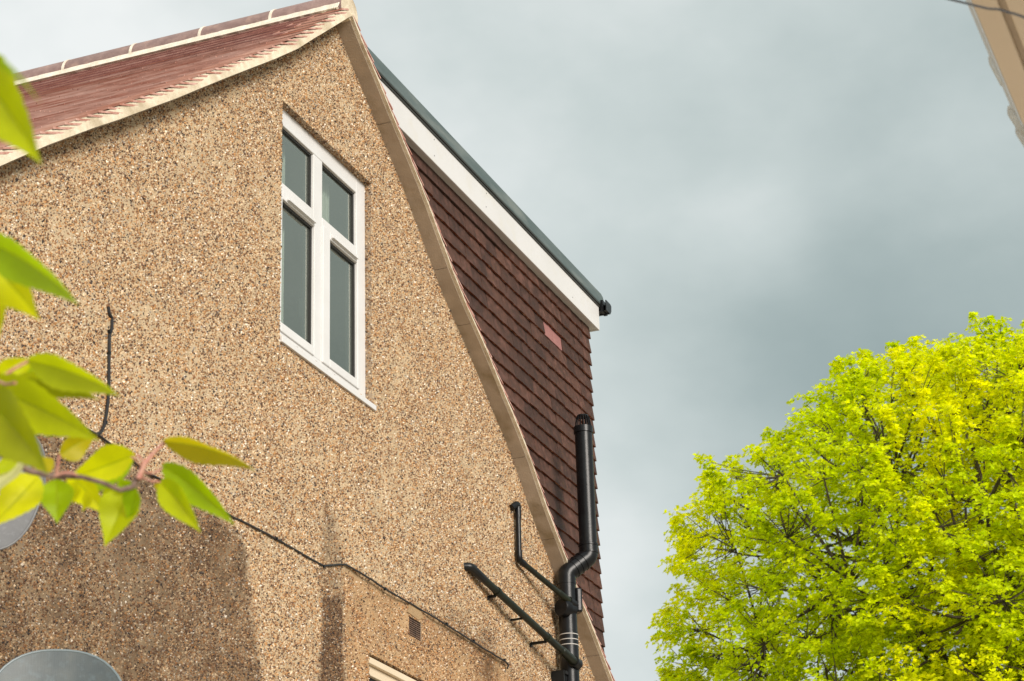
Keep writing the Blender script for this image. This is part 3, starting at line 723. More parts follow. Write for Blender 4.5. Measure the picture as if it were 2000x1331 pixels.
MB().add([(9.5,6.2,2.6),(11.8,6.2,2.6),(11.8,6.2,4.8),(9.5,6.2,4.8)], [(0,1,2,3)]).add([(9.5,4.83,4.8),(11.8,4.83,4.8),(11.8,6.2,4.8),(9.5,6.2,4.8)], [(0,3,2,1)]).build('bedroom', M_room, house)

# air brick
ab = MB().box((VT[0], YW+0.035, VT[2]), (VT[1], YW+0.05, VT[3])).build('air_brick', M_dark, house, label='sooty terracotta air brick set in the render')
rows = 9; hz = (VT[3]-VT[2])/rows
for i in range(rows+1):
    z = VT[2]+hz*i; MB().box((VT[0], YW+0.004, z-hz*0.20), (VT[1], YW+0.034, z+hz*0.20)).build('slat', M_terra, ab)
vb_ = MB()
for i in range(8):
    xx = VT[0]+(VT[1]-VT[0])*i/7; vb_.box((xx-0.005, YW+0.008, VT[2]), (xx+0.005, YW+0.0335, VT[3]))
vb_.build('grid_bars', M_terra, ab)
lt = MB().prism([(VT[0]-0.02, VT[3]+0.015), (VT[1]-0.05, VT[3]+0.005), (VT[1]+0.02, VT[3]+0.03), (VT[1]-0.03, VT[3]+0.09), (VT[0], VT[3]+0.07)], YW-0.004, YW+0.01)
lt.build('mortar_patch', noisy('ochre_mortar', (0.40, 0.27, 0.14), (0.32, 0.21, 0.11), 12, 0.95, 0.8, 90), ab)

# ------------------------------------------------------------------ soil stack and waste pipes
def smooth_path(pts, n=6, r=0.3):
    """round the corners of a polyline; r = fraction of each leg used"""
    pts = [Vector(p) for p in pts]; out = [pts[0]]
    for i in range(1, len(pts)-1):
        a, b, c = pts[i-1], pts[i], pts[i+1]; ra = min(r, (b-a).length*0.45, (c-b).length*0.45)
        p0 = b+(a-b).normalized()*ra; p1 = b+(c-b).normalized()*ra
        for k in range(n+1):
            t_ = k/n; out.append(p0.lerp(b, t_).lerp(b.lerp(p1, t_), t_))
    out.append(pts[-1]); return out
YS = 4.615; YU = 4.497
c0 = at(1111, 1250, YS); cu = at(1144, 950, YU); print('stack x', c0.x, cu.x, 'z', c0.z, cu.z)
SX = (c0.x+cu.x)/2
c0 = Vector((c0.x, YS, c0.z)); 
XL, XU = c0.x, cu.x
zof = lambda x_, y_, Y: at(x_, y_, Y).z
st = thing('soil_stack', 'tall black soil pipe with cowl and swan-neck bend beside the tiled dormer', 'drainpipe', (XL, YS, 0))
z_low1 = zof(1111, 1122, YS); z_up0 = zof(1144, 1080, YU)
R_ = 0.0565
zb1 = z_low1+0.01; zb2 = z_up0-0.02
path = smooth_path([(XL, YS, z_low1-0.08), (XL, YS, z_low1-0.01), (XU, YU, z_up0-0.01), (XU, YU, z_up0+0.06)], 8, 0.05)
MB().tube([(XL, YS, 0.0), (XL, YS, z_low1-0.03)], R_, 28).build('lower_pipe', M_black, st, smooth=True)
MB().tube(path, R_+0.003, 28).build('offset_bend', M_black, st, smooth=True)
ztop_p = zof(1144, 842, YU)
MB().tube([(XU, YU, z_up0+0.03), (XU, YU, ztop_p-0.005)], R_, 28).build('upper_pipe', M_black, st, smooth=True)
def collar(X, Y, z0, z1, r, name='socket', m=None, rings=2):
    pts = []; rad = []
    for k in range(rings):
        zc = z0+(z1-z0)*(k/(rings-1) if rings > 1 else 0.5)
        for dz, dr in ((-0.008, 0), (-0.006, 0.004), (-0.001, 0.004), (0.001, 0.004), (0.006, 0.004), (0.008, 0)):
            pts.append((X, Y, zc+dz)); rad.append(r+dr)
    return MB().tube(pts, rad, 28, True).build(name, m or M_black, st, smooth=True)
collar(XU, YU, zof(1144, 1076, YU), zof(1144, 1062, YU), R_+0.003)
for yy_ in (1136, 1148, 1150, 1162, 1215, 1224, 1271, 1297, 1312): collar(XL, YS, zof(1111, yy_, YS), 0, R_+0.001, rings=1)
for yy_ in (1242, 1252, 1262):
    z_ = zof(1111, yy_, YS); MB().tube([(XL, YS, z_-0.004), (XL, YS, z_-0.002), (XL, YS, z_+0.002), (XL, YS, z_+0.004)], [R_, R_+0.004, R_+0.004, R_], 28).build('sealant_ring', M_seal, st, smooth=True)
MB().tube([(XL, YS, zof(1111, 1310, YS)), (XL, YS, zof(1111, 1238, YS))], R_+0.0025, 28).build('coupler', M_black, st, smooth=True)
# rings on the 45 degree leg
dirn = (Vector((XU, YU, z_up0-0.01))-Vector((XL, YS, z_low1-0.01))); mid = (Vector((XU, YU, z_up0-0.01))+Vector((XL, YS, z_low1-0.01)))/2; dn = dirn.normalized()
for t_ in (-0.040, 0.0, 0.040):
    MB().tube([mid+dn*(t_-0.005), mid+dn*(t_-0.003), mid+dn*(t_+0.003), mid+dn*(t_+0.005)], [R_+0.002, R_+0.007, R_+0.007, R_+0.002], 28).build('bend_ring', M_black, st, smooth=True)
# access door on the right flank
ap = Vector((XL+0.045, YS-0.052, zof(1124, 1184, YS)))
ax = Vector((0.62, -0.78, 0)); az = Vector((0, 0, 1)); at_ = Vector((0.78, 0.62, 0))
def obox(mb, c, a, b, d, la, lb, ld):
    v = [c+a*sa*la+b*sb*lb+d*sd_*ld for sd_ in (-1, 1) for sb in (-1, 1) for sa in (-1, 1)]
    return mb.add(v, [(0,2,3,1),(4,5,7,6),(0,1,5,4),(1,3,7,5),(3,2,6,7),(2,0,4,6)])
adr = MB(); obox(adr, ap, at_, az, ax, 0.040, 0.078, 0.020)
bevel(adr.build('access_door', M_black, st), 0.012, 3)
ad2 = MB(); obox(ad2, ap+ax*0.018, at_, az, ax, 0.017, 0.055, 0.010); bevel(ad2.build('door_handle', M_black, st), 0.008, 3)
# boss on the left flank
bp_ = Vector((XL-0.075, YS+0.005, zof(1090, 1180, YS)))
bd_ = Vector((-0.95, 0.30, 0.0)).normalized()
MB().tube([bp_-bd_*0.09, bp_-bd_*0.03, bp_-bd_*0.03, bp_+bd_*0.005, bp_+bd_*0.02, bp_+bd_*0.024], [0.048, 0.05, 0.058, 0.058, 0.05, 0.0], 24).build('branch_boss', M_black, st, smooth=True)
# cage cowl
zc0 = ztop_p
cw = MB().tube([(XU, YU, zc0-0.035), (XU, YU, zc0-0.033), (XU, YU, zc0+0.008), (XU, YU, zc0+0.012)], [R_, R_+0.006, R_+0.006, R_-0.004], 28).build('cowl_collar', M_black, st, smooth=True)
for k_ in range(16):
    a = 2*math.pi*k_/16; pts = [(XU+math.cos(a)*r_, YU+math.sin(a)*r_, zc0+h_) for r_, h_ in ((0.052, 0.005), (0.046, 0.045), (0.040, 0.075), (0.030, 0.086))]
    MB().tube(pts, 0.0036, 6).build('cowl_bar', M_black, st, smooth=True)
MB().tube([(XU, YU, zc0+0.078), (XU, YU, zc0+0.082), (XU, YU, zc0+0.090), (XU, YU, zc0+0.094)], [0.036, 0.040, 0.036, 0.020], 20).build('cowl_cap', M_black, st, smooth=True)
# wall bracket near the foot of the picture
zb_ = zof(1100, 1312, YS)
br = MB().box((XL-0.10, YS-0.01, zb_-0.012), (XL-0.055, YS+0.03, zb_+0.012)); br.box((XL-0.105, YS+0.0, zb_-0.10), (XL-0.085, YW-0.004, zb_+0.016)); br.box((XL-0.07, YS-0.0, zb_-0.10), (XL-0.062, YW-0.004, zb_-0.01))
bevel(br.build('wall_bracket', M_black, st), 0.003)

# thin waste pipe (vertical then sloping into the stack)
Yp = YW-0.030
q = [at(1018, 992, Yp), at(1014, 1094, Yp), at(1100, 1166, YS-0.02)]
q[1] = Vector((q[1].x, Yp, q[1].z)); q[0] = Vector((q[1].x+0.006, Yp, q[0].z))
q[2] = Vector((XL-0.035, YS-0.035, zof(1100, 1167, YS-0.035)))
wpz = thing('waste_pipe', 'thin black waste pipe dropping from an elbow then sloping into the soil stack', 'pipe', q[1])
stub = q[0]+Vector((-0.075, 0.0, 0.002)); stub = at(1001, 992, YW-0.015); stub = Vector((q[0].x-0.012, YW+0.01, q[0].z+0.0))
inlet = at(999, 992, YW-0.012)
MB().tube(smooth_path([(inlet.x, YW-0.012, inlet.z), (inlet.x+0.035, Yp, q[0].z), q[0], q[0]-Vector((0, 0, 0.08))], 5, 0.02), 0.0195, 18).build('elbow', M_black, wpz, smooth=True)
MB().tube([q[0]-Vector((0, 0, 0.0)), q[0]-Vector((0, 0, 0.005)), q[1]+Vector((0, 0, 0.01))], 0.0165, 18).build('upright_pipe', M_black, wpz, smooth=True)
d12 = (q[2]-q[1]).normalized()
MB().tube(smooth_path([q[1]+Vector((0, 0, 0.055)), q[1], q[1]+d12*0.06], 6, 0.03), 0.0200, 18).build('bend', M_black, wpz, smooth=True)
MB().tube([q[1], q[2]], 0.0168, 18).build('sloping_pipe', M_blackm, wpz, smooth=True)
MB().tube([q[1].lerp(q[2], 0.74), q[1].lerp(q[2], 0.75), q[1].lerp(q[2], 0.99), q[2]], [0.0168, 0.021, 0.021, 0.021], 18).build('coupler', M_blackm, wpz, smooth=True)
MB().tube([q[2]-d12*0.03, q[2]-d12*0.028, q[2]+d12*0.03], [0.021, 0.028, 0.031], 20).build('boss', M_black, wpz, smooth=True)

# thicker sloping waste pipe
Yq = YW-0.036
p1 = at(930, 1118, Yq); p2 = Vector((XL-0.025, YS-0.05, zof(1104, 1283, YS-0.05))); p0 = at(915, 1106, YW-0.02)
wq = thing('waste_pipe', 'thicker mossy black waste pipe sloping from the wall to the foot of the soil stack', 'pipe', p1)
dd = (p2-p1).normalized()
MB().tube(smooth_path([(p0.x, YW+0.01, p0.z), (p0.x+0.02, Yq+0.01, p0.z), p1+dd*0.05, p1+dd*0.09], 6, 0.03), 0.0245, 18).build('elbow', M_black, wq, smooth=True)
MB().tube([p1+dd*0.03, p2], 0.0215, 18).build('sloping_pipe', M_blackm, wq, smooth=True)
for t_ in (0.20, 0.70):
    c = p1.lerp(p2, t_); MB().tube([c-dd*0.013, c-dd*0.012, c+dd*0.012, c+dd*0.013], [0.0215, 0.0262, 0.0262, 0.0215], 18).build('clip_band', M_blackm, wq, smooth=True)
    cb = MB().box((c.x-0.010, c.y+0.012, c.z-0.032), (c.x+0.010, YW-0.003, c.z-0.018)); cb.box((c.x-0.028, YW-0.012, c.z-0.050), (c.x-0.010, YW-0.003, c.z-0.026)); cb.build('clip_foot', M_black, wq)
c = p1.lerp(p2, 0.45); MB().box((c.x-0.008, c.y+0.005, c.z-0.026), (c.x+0.008, YW-0.003, c.z-0.016)).build('clip_foot', M_black, wq)
MB().tube([p1.lerp(p2, 0.84), p1.lerp(p2, 0.845), p2], [0.0215, 0.027, 0.027], 18).build('coupler', M_blackm, wq, smooth=True)
MB().tube([p2-dd*0.035, p2-dd*0.033, p2+dd*0.02, p2+dd*0.03], [0.027, 0.035, 0.037, 0.02], 20).build('boss', M_black, wq, smooth=True)

# ------------------------------------------------------------------ cables on the wall
def cable(pix, r, name, label, m, clips=(), jit=0.0015, off=0.008):
    pts = [at(a_, b_, YW-off) for a_, b_ in pix]; out = []
    for i in range(len(pts)-1):
        k = max(2, int((pts[i+1]-pts[i]).length/0.04))
        for j in range(k):
            out.append(pts[i].lerp(pts[i+1], j/k)+Vector((0, random.uniform(-jit, jit), random.uniform(-jit, jit))))
    out.append(pts[-1])
    t_ = thing(name, label, 'cable', pts[0]); MB().tube(smooth_path(out, 2, 0.01), r, 8).build('sheath', m, t_, smooth=True)
    for c_ in clips:
        p = at(*c_, YW-off); MB().box((p.x-0.006, p.y-0.007, p.z-0.007), (p.x+0.006, YW-0.001, p.z+0.007)).build('clip', M_black, t_)
    return t_
cable([(86, 790), (130, 818), (195, 852), (290, 925), (375, 970), (460, 1012), (540, 1053), (600, 1088), (632, 1106), (660, 1103), (674, 1103), (688, 1110), (705, 1120), (760, 1155), (850, 1207), (940, 1264), (978, 1287), (989, 1294), (993, 1300), (991, 1306)],
      0.0050, 'cable', 'long black cable running diagonally down the pebbledash to the right', M_cable, [(632, 1107), (752, 1151), (872, 1219), (925, 1252), (540, 1053), (985, 1290)])
cable([(212, 600), (213, 612), (219, 622), (219, 640), (214, 655), (213, 700), (213, 760), (209, 805), (204, 830), (197, 845), (186, 850)],
      0.0068, 'cable', 'short upright black cable on the wall left of the white window', M_cable, [(214, 648), (213, 690), (206, 826)], 0.001, 0.010)

# ------------------------------------------------------------------ satellite dishes
def dish_mat(name, c1, c2, spec):
    m = noisy(name, c1, c2, 14, 0.5, 0.05, 60, c3=tuple(v*1.5 for v in c1), s3=40)
    b = m.node_tree.nodes['Principled BSDF']
    # punched mesh: rows of tiny holes as fine relief
    co = N(m, 'ShaderNodeTexCoord'); vo_ = N(m, 'ShaderNodeTexVoronoi'); vo_.inputs['Scale'].default_value = 150; vo_.inputs['Randomness'].default_value = 0.0
    LK(m, co.outputs['Object'], vo_.inputs['Vector']); bp = N(m, 'ShaderNodeBump'); bp.inputs['Strength'].default_value = 0.15; bp.inputs['Distance'].default_value = 0.001
    LK(m, vo_.outputs['Distance'], bp.inputs['Height']); LK(m, bp.outputs[0], b.inputs['Normal'])
    return m
M_dish1 = dish_mat('pale_dish_paint', (0.125, 0.125, 0.13), (0.15, 0.15, 0.15), 0.4)
M_dish2 = dish_mat('grey_dish_mesh', (0.060, 0.078, 0.085), (0.085, 0.10, 0.10), 0.4)
M_rim = mat('dish_rim', (0.16, 0.20, 0.215), 0.4)
def dish(name, label, c, normal, upv, a, b, depth, m, mrim, bolts=()):
    n = Vector(normal).normalized(); u = Vector(upv); u = (u-n*u.dot(n)).normalized(); w = u.cross(n)
    T = thing(name, label, 'satellite dish', c)
    v = []; f = []; K, J = 48, 9; th = 0.004
    for side in (0, 1):
        for j in range(J+1):
            r_ = j/J
            for k in range(K):
                t_ = 2*math.pi*k/K; h = depth*(r_*r_-1)-side*th
                sq = 1.0/((abs(math.cos(t_))**2.4+abs(math.sin(t_))**2.4)**(1/2.4))
                v.append(c+w*(a*r_*sq*math.cos(t_))+u*(b*r_*sq*math.sin(t_))+n*h)
    for side in (0, 1):
        o = side*(J+1)*K
        for j in range(J):
            for k in range(K):
                q_ = (o+j*K+k, o+j*K+(k+1) % K, o+(j+1)*K+(k+1) % K, o+(j+1)*K+k); f.append(q_ if side == 0 else q_[::-1])
    MB().add(v, f).build('reflector', m, T, smooth=True)
    ring = []
    for k in range(K+1):
        t_ = 2*math.pi*k/K; sq = 1.0/((abs(math.cos(t_))**2.4+abs(math.sin(t_))**2.4)**(1/2.4))
        ring.append(c+w*(a*sq*math.cos(t_))+u*(b*sq*math.sin(t_))-n*0.003)
    MB().tube(ring, 0.0055, 8, False).build('rim', mrim, T, smooth=True)
    back = c-n*(depth+0.01)
    MB().tube([back, back-n*0.06], 0.05, 14).build('back_bracket', M_spacer, T, smooth=True)
    MB().tube(smooth_path([back-n*0.05, back-n*0.10-Vector((0, 0, 0.05)), Vector((back.x, YW-0.002, back.z-0.12))], 5, 0.04), 0.014, 12).build('wall_arm', M_spacer, T, smooth=True)
    MB().tube(smooth_path([c-n*depth-u*b*0.9, c-u*(b+0.05)+n*0.05, c-u*(b*0.8)+n*0.28], 5, 0.05), 0.010, 10).build('feed_arm', M_spacer, T, smooth=True)
    MB().tube([c-u*(b*0.8)+n*0.28, c-u*(b*0.72)+n*0.235], 0.025, 14).build('receiver', M_white, T, smooth=True)
    for (i_, j_) in bolts:
        p = c+w*(a*i_)+u*(b*j_)+n*(depth*(i_*i_+j_*j_-1)+0.001); MB().tube([p, p+n*0.003], 0.006, 8).build('bolt', M_dark, T)
    return T
d1c = at(-10, 945, 4.36)
dish('satellite_dish', 'pale grey satellite dish on the wall behind the cherry leaves', d1c, (-0.62, -0.70, 0.10), (0.35, 0, 1), 0.165, 0.25, 0.035, M_dish1, M_dish1, bolts=((-0.5, -0.55),))
d2c = at(108, 1405, 4.36)
dish('satellite_dish', 'dark blue-grey mesh satellite dish at the foot of the wall, lowest in view', d2c, (-0.80, -0.50, 0.30), (0, 0, 1), 0.25, 0.285, 0.045, M_dish2, M_rim)
cb_ = [at(a_, b_, YW-0.03) for a_, b_ in ((-30, 1040), (-10, 1056), (12, 1058), (26, 1050), (34, 1036), (35, 1022), (33, 1012))]
ct = thing('cable', 'loop of off-white cable hanging below the pale satellite dish', 'cable', cb_[0]); MB().tube(smooth_path(cb_, 4, 0.02), 0.0045, 8).build('sheath', M_wcable, ct, smooth=True)

# ------------------------------------------------------------------ neighbouring eave close to the camera, top right
def nrow(h, q): r = ray(*q); t_ = h/r.z; return EYE+r*t_
H = 2.25; M_edge = mat('thin_white_gutter_plastic', (0.86, 0.86, 0.84), 0.3)
_b = M_edge.node_tree.nodes['Principled BSDF']; _t = N(M_edge, 'ShaderNodeBsdfTranslucent'); _t.inputs[0].default_value = (0.85, 0.85, 0.82, 1)
_x = N(M_edge, 'ShaderNodeMixShader'); _x.inputs[0].default_value = 0.85; LK(M_edge, _b.outputs[0], _x.inputs[1]); LK(M_edge, _t.outputs[0], _x.inputs[2]); LK(M_edge, _x.outputs[0], M_edge.node_tree.nodes['Material Output'].inputs[0])
e1 = nrow(H, (1893, 0)); e2 = nrow(H, (1996, 240)); ye = (e1.y+e2.y)/2; ze = 1.6+H
y_g = nrow(H, (1946, 0)).y; y_g2 = nrow(H, (1962, 0)).y
print('eave', e1, e2, ye, y_g, y_g2)
M_evb = noisy('soffit_bounce_tint', (0.90, 0.79, 0.66), (0.86, 0.75, 0.62), 5, 0.6)  # white boards with the warm ground bounce put into their colour
ev = thing('eave', 'blurred white-edged eave with tan underside in the top right corner', 'eave', (3.0, ye, 0))
x0_, x1_ = 2.2, 7.5
bevel(MB().box((x0_, y_g, ze), (x1_, ye-0.001, ze+0.012)).build('soffit_board', M_evb, ev), 0.003)
MB().box((x0_, -0.5, ze+0.022), (x1_, ye-0.001, ze+0.03)).build('soffit_panel', M_evb, ev)
bevel(MB().box((x0_, y_g2-0.045, ze+0.001), (x1_, y_g2, ze+0.013)).build('soffit_board', M_evb, ev), 0.003)
MB().box((x0_, -0.5, ze+0.012), (x1_, y_g2-0.055, ze+0.020)).build('inner_board', M_brickwall, ev)
prof_ = [(ye-0.004, ze+0.05), (ye-0.004, ze+0.0005), (ye, ze+0.0005), (ye, ze+0.05)]
MB().prismx(prof_, x0_, x1_).build('fascia_board', M_white, ev, smooth=True)
MB().add([(x0_, ye+0.0005, ze-0.001), (x1_, ye+0.0005, ze-0.001), (x1_, ye+0.009, ze+0.004), (x0_, ye+0.009, ze+0.004), (x0_, ye+0.012, ze+0.03), (x1_, ye+0.012, ze+0.03)], [(0,1,2,3), (3,2,5,4)]).build('gutter_lip', M_edge, ev)
for (a_, b_) in (((1972, 226), (1996, 256)), ((1990, 262), (2012, 296)), ((1937, 128), (1949, 152))):
    A_, B_ = nrow(H, a_), nrow(H, b_); big = a_[0] > 1960; w_ = 0.007 if big else 0.003; yb0 = ye+0.011
    MB().tube(smooth_path([(A_.x-0.015, yb0, ze+0.012), (A_.x, yb0+w_*0.6, ze+0.004), (B_.x, yb0-w_*0.8, ze-0.002), (B_.x+0.03, yb0-(0.03 if big else 0.004), ze-0.003)], 4, 0.02), w_, 10).build('clip', M_edge, ev, smooth=True)
for xx in (2.3, 7.4): MB().box((xx-0.05, -0.48, 0), (xx+0.05, -0.38, ze+0.022)).build('post', M_white, ev)

wpix = [(1700, -48, 4.3), (1850, -2, 3.9), (1900, 10, 3.75), (1932, 18, 3.65), (1950, 18, 3.6), (1968, 24, 3.55), (1984, 28, 3.5), (2000, 34, 3.45), (2100, 66, 3.2), (2400, 180, 2.6)]
wt = [dep(*q_) for q_ in wpix]
wr = thing('overhead_cable', 'dark overhead cable crossing the top right corner', 'cable', wt[0]); MB().tube(smooth_path(wt, 4, 0.05), 0.0021, 8).build('sheath', M_cable, wr, smooth=True)

# ------------------------------------------------------------------ big maple on the right
def leafy_mat(name, gloss=0.3):
    m = bpy.data.materials.new(name); m.use_nodes = True; t_ = m.node_tree; b = t_.nodes['Principled BSDF']; out = t_.nodes['Material Output']
    a = N(m, 'ShaderNodeAttribute', attribute_name='tint'); LK(m, a.outputs['Color'], b.inputs['Base Color'])
    b.inputs['Roughness'].default_value = 0.42; b.inputs['Specular IOR Level'].default_value = gloss
    tl = N(m, 'ShaderNodeBsdfTranslucent'); hs = N(m, 'ShaderNodeHueSaturation'); hs.inputs['Hue'].default_value = 0.497; hs.inputs['Saturation'].default_value = 1.15; hs.inputs['Value'].default_value = 1.75
    LK(m, a.outputs['Color'], hs.inputs['Color']); LK(m, hs.outputs[0], tl.inputs[0])
    x_ = N(m, 'ShaderNodeMixShader'); x_.inputs[0].default_value = 0.5; LK(m, b.outputs[0], x_.inputs[1]); LK(m, tl.outputs[0], x_.inputs[2]); LK(m, x_.outputs[0], out.inputs[0])
    return m
M_leaf = leafy_mat('maple_leaves', 0.12)
M_bark = noisy('maple_bark', (0.055, 0.042, 0.030), (0.10, 0.078, 0.055), 6, 0.9, 0.5, 14)
DT = 52.0
tc_ = dep(2110, 1405, DT)
hr = Vector((RT.x, RT.y, 0)).normalized(); hf = Vector((fw.x, fw.y, 0)).normalized(); mpp = DT/FPX
tree = thing('maple_tree', 'large maple with fresh yellow-green leaves filling the lower right', 'tree', (tc_.x, tc_.y, 0))
RH, RVt = 812*mpp, 820*mpp
trng = np.random.default_rng(5)
Ct = np.array(tc_); hrn = np.array(hr); hfn = np.array(hf)
lob_dirs = trng.normal(size=(150, 3)); lob_dirs /= np.linalg.norm(lob_dirs, axis=1)[:, None]; lob_amp = trng.uniform(-0.11, 0.03, 150)
def crown_r(d):
    s_ = d @ lob_dirs.T; w_ = np.exp((s_-1)*70); base_ = 0.97+(w_*lob_amp).sum(1)/(0.25+w_.sum(1))*1.25
    an = np.degrees(np.arctan2(d[:, 2], d[:, 0]))
    sh = np.interp(an, [-180, -20, 80, 98, 105, 118, 132, 140, 150, 158, 171, 180], [1.03, 1, 1, 1.02, 1.045, 1.01, 1.02, 1.02, 1.12, 1.075, 1.04, 1.03])
    return base_*(1+(sh-1)*np.hypot(d[:, 0], d[:, 2])**2)
NC = 5700; d = trng.normal(size=(NC*3, 3)); d /= np.linalg.norm(d, axis=1)[:, None]
rad = crown_r(d)*(1-0.72*trng.random(len(d))**1.9)
loc = d*rad[:, None]; k = loc[:, 2] > -0.62
# front half (towards the photograph) dense, far side and what lies outside thinner
side = d[:, 1]; pr = np.where(side < 0.15, 1.0, 0.35)*np.where(d[:, 0] > 0.45, 0.45, 1.0)*np.where(loc[:, 2] < -0.2, 0.6, 1.0)
k &= trng.random(len(d)) < pr; loc = loc[k][:NC]
sp_ = trng.normal(size=(900, 3)); sp_ /= np.linalg.norm(sp_, axis=1)[:, None]; sp_ = sp_[(sp_[:, 2] > -0.3) & (sp_[:, 1] < 0.6)][:150]      # shoots standing out of the outline
for h_ in (0.0, 0.018, 0.034, 0.050): loc = np.concatenate([loc, sp_*(crown_r(sp_)*0.965+h_)[:, None]+np.array([0, 0, h_*0.6])])
cen = Ct+loc[:, :1]*RH*hrn+loc[:, 1:2]*RH*hfn; cen[:, 2] += loc[:, 2]*RVt
out_n = cen-Ct-np.array([0, 0, -2.0]); out_n /= np.linalg.norm(out_n, axis=1)[:, None]
# hierarchy of limbs
def nearest(a, b): return np.argmin(((a[:, None]-b[None])**2).sum(2), 1)
trunk_top = Ct*np.array([1, 1, 0])+np.array([0, 0, Ct[2]+RVt*0.25]); trunk_pts = [np.array([Ct[0], Ct[1], zz]) for zz in np.linspace(Ct[2]-RVt*0.45, Ct[2]+RVt*0.45, 12)]
K1, K2, K3 = 26, 150, 800
l1 = Ct+(cen[trng.choice(len(cen), K1, False)]-Ct)*0.50; l2_ = Ct+(cen[trng.choice(len(cen), K2, False)]-Ct)*0.76; l3 = Ct+(cen[trng.choice(len(cen), K3, False)]-Ct)*0.92
p1_ = nearest(l2_-np.array([0,0,1.0]), l1); p2_ = nearest(l3-np.array([0,0,0.5]), l2_); p3_ = nearest(cen, l3)
def curved(a, b, r0_, r1_, mb, n_=4, sag=0.12, sides=6):
    a, b = Vector(a), Vector(b); L_ = (b-a).length; off = Vector(trng.normal(size=3))*L_*sag*0.5+Vector((0, 0, -L_*sag*0.6))
    pts = []; rr = []
    for i in range(n_+1):
        t_ = i/n_; pts.append(a.lerp(b, t_)+off*(4*t_*(1-t_))*0.5); rr.append(r0_+(r1_-r0_)*t_)
    mb.tube(pts, rr, sides, False)
tm = MB(); tm.tube([(Ct[0], Ct[1], 0), (Ct[0]+0.1, Ct[1], 2), (Ct[0]-0.05, Ct[1]+0.1, 5), (Ct[0]+0.1, Ct[1], Ct[2]-RVt*0.3), (Ct[0], Ct[1], Ct[2]+RVt*0.1), (Ct[0]+0.2, Ct[1], Ct[2]+RVt*0.5)], [0.62, 0.5, 0.45, 0.40, 0.26, 0.10], 14)
tm.build('trunk', M_bark, tree, smooth=True)
for i in range(K1):
    zt_ = max(Ct[2]-RVt*0.45, min(Ct[2]+RVt*0.4, l1[i][2]-np.hypot(*(l1[i]-Ct)[:2])*0.9)); s_ = np.array([Ct[0], Ct[1], zt_]); lm = MB(); curved(s_, l1[i], 0.17, 0.085, lm, 6, 0.22, 8)
    for j in np.where(p1_ == i)[0]: curved(l1[i], l2_[j], 0.070, 0.038, lm, 5, 0.26, 6)
    lm.build('limb', M_bark, tree, smooth=True)
tw = MB()
for j in range(K3): curved(l2_[p2_[j]], l3[j], 0.042, 0.020, tw, 4, 0.15, 5)
for j in range(len(cen)):
    if np.linalg.norm(cen[j]-l3[p3_[j]]) < 3.0: curved(l3[p3_[j]], cen[j], 0.016, 0.008, tw, 2, 0.12, 3)
tw.build('twigs', M_bark, tree, kind='stuff')
# rosettes of leaves round every twig end
NR, NL = 18, 6
nC = len(cen); clump_r = trng.uniform(0.20, 0.46, nC); clump_r[-len(sp_)*4:] = trng.uniform(0.12, 0.22, len(sp_)*4)
rp_ = trng.normal(size=(nC, NR, 3)); rp_ /= np.linalg.norm(rp_, axis=2)[..., None]; rp_ *= (trng.random((nC, NR, 1))**0.45)
rc = cen[:, None]+rp_*clump_r[:, None, None]*np.array([1.15, 1.15, 0.8]); up_r = rp_*0.6+out_n[:, None]*0.5+np.array([0, 0, 0.75]); up_r /= np.linalg.norm(up_r, axis=2)[..., None]
hue = trng.random(nC); hue_s = fbm(cen[:, 2]*0.5+cen[:, 0]*0.3, cen[:, 1]*0.5, 0.9, 2)
yel = np.clip((hue_s-0.42)*3.2, 0, 1)*0.7+0.3*hue
rc = rc.reshape(-1, 3); up_r = up_r.reshape(-1, 3); nR = len(rc); yr = np.repeat(yel, NR)
ref = trng.normal(size=(nR, 3)); t1 = np.cross(up_r, ref); t1 /= np.linalg.norm(t1, axis=1)[:, None]; t2 = np.cross(up_r, t1)
angs = (np.arange(NL)[None]/NL*2*np.pi+trng.normal(0, 0.35, (nR, NL)))
rad_d = t1[:, None]*np.cos(angs)[..., None]+t2[:, None]*np.sin(angs)[..., None]
drp = trng.uniform(-0.35, 0.75, (nR, NL, 1)); ldir = rad_d*np.sqrt(np.clip(1-drp**2, 0.2, 1))+up_r[:, None]*drp; ldir /= np.linalg.norm(ldir, axis=2)[..., None]
lw_ = np.cross(ldir, up_r[:, None]+trng.normal(0, 0.35, (nR, NL, 3))); lw_ /= np.linalg.norm(lw_, axis=2)[..., None]
ls = trng.uniform(0.060, 0.125, (nR, NL, 1)); b0 = rc[:, None]+ldir*0.012
lnm = np.cross(lw_, ldir)
v0 = b0; v1 = b0+ldir*ls*0.5+lw_*ls*0.42+lnm*ls*0.08; v2 = b0+ldir*ls-lnm*ls*0.12; v3 = b0+ldir*ls*0.5-lw_*ls*0.42+lnm*ls*0.08
V = np.stack([v0, v1, v2, v3], 2).reshape(-1, 3); Fq = np.arange(len(V)).reshape(-1, 4)
gcol = np.array([0.52, 0.62, 0.004]); ycol = np.array([0.86, 0.82, 0.004]); rn = trng.random(nR)[:, None]
mixv = np.clip(yr[:, None]*0.8+(rn-0.5)*0.5, 0, 1); rc_col = gcol*(1-mixv)+ycol*mixv
lc = np.repeat(rc_col, NL, 0)*(0.62+0.62*trng.random((nR*NL, 1))); lc = np.repeat(lc, 4, 0)
print('leaves', len(Fq))
link('foliage', npmesh('foliage', V, Fq, M_leaf, lc), tree, kind='stuff')

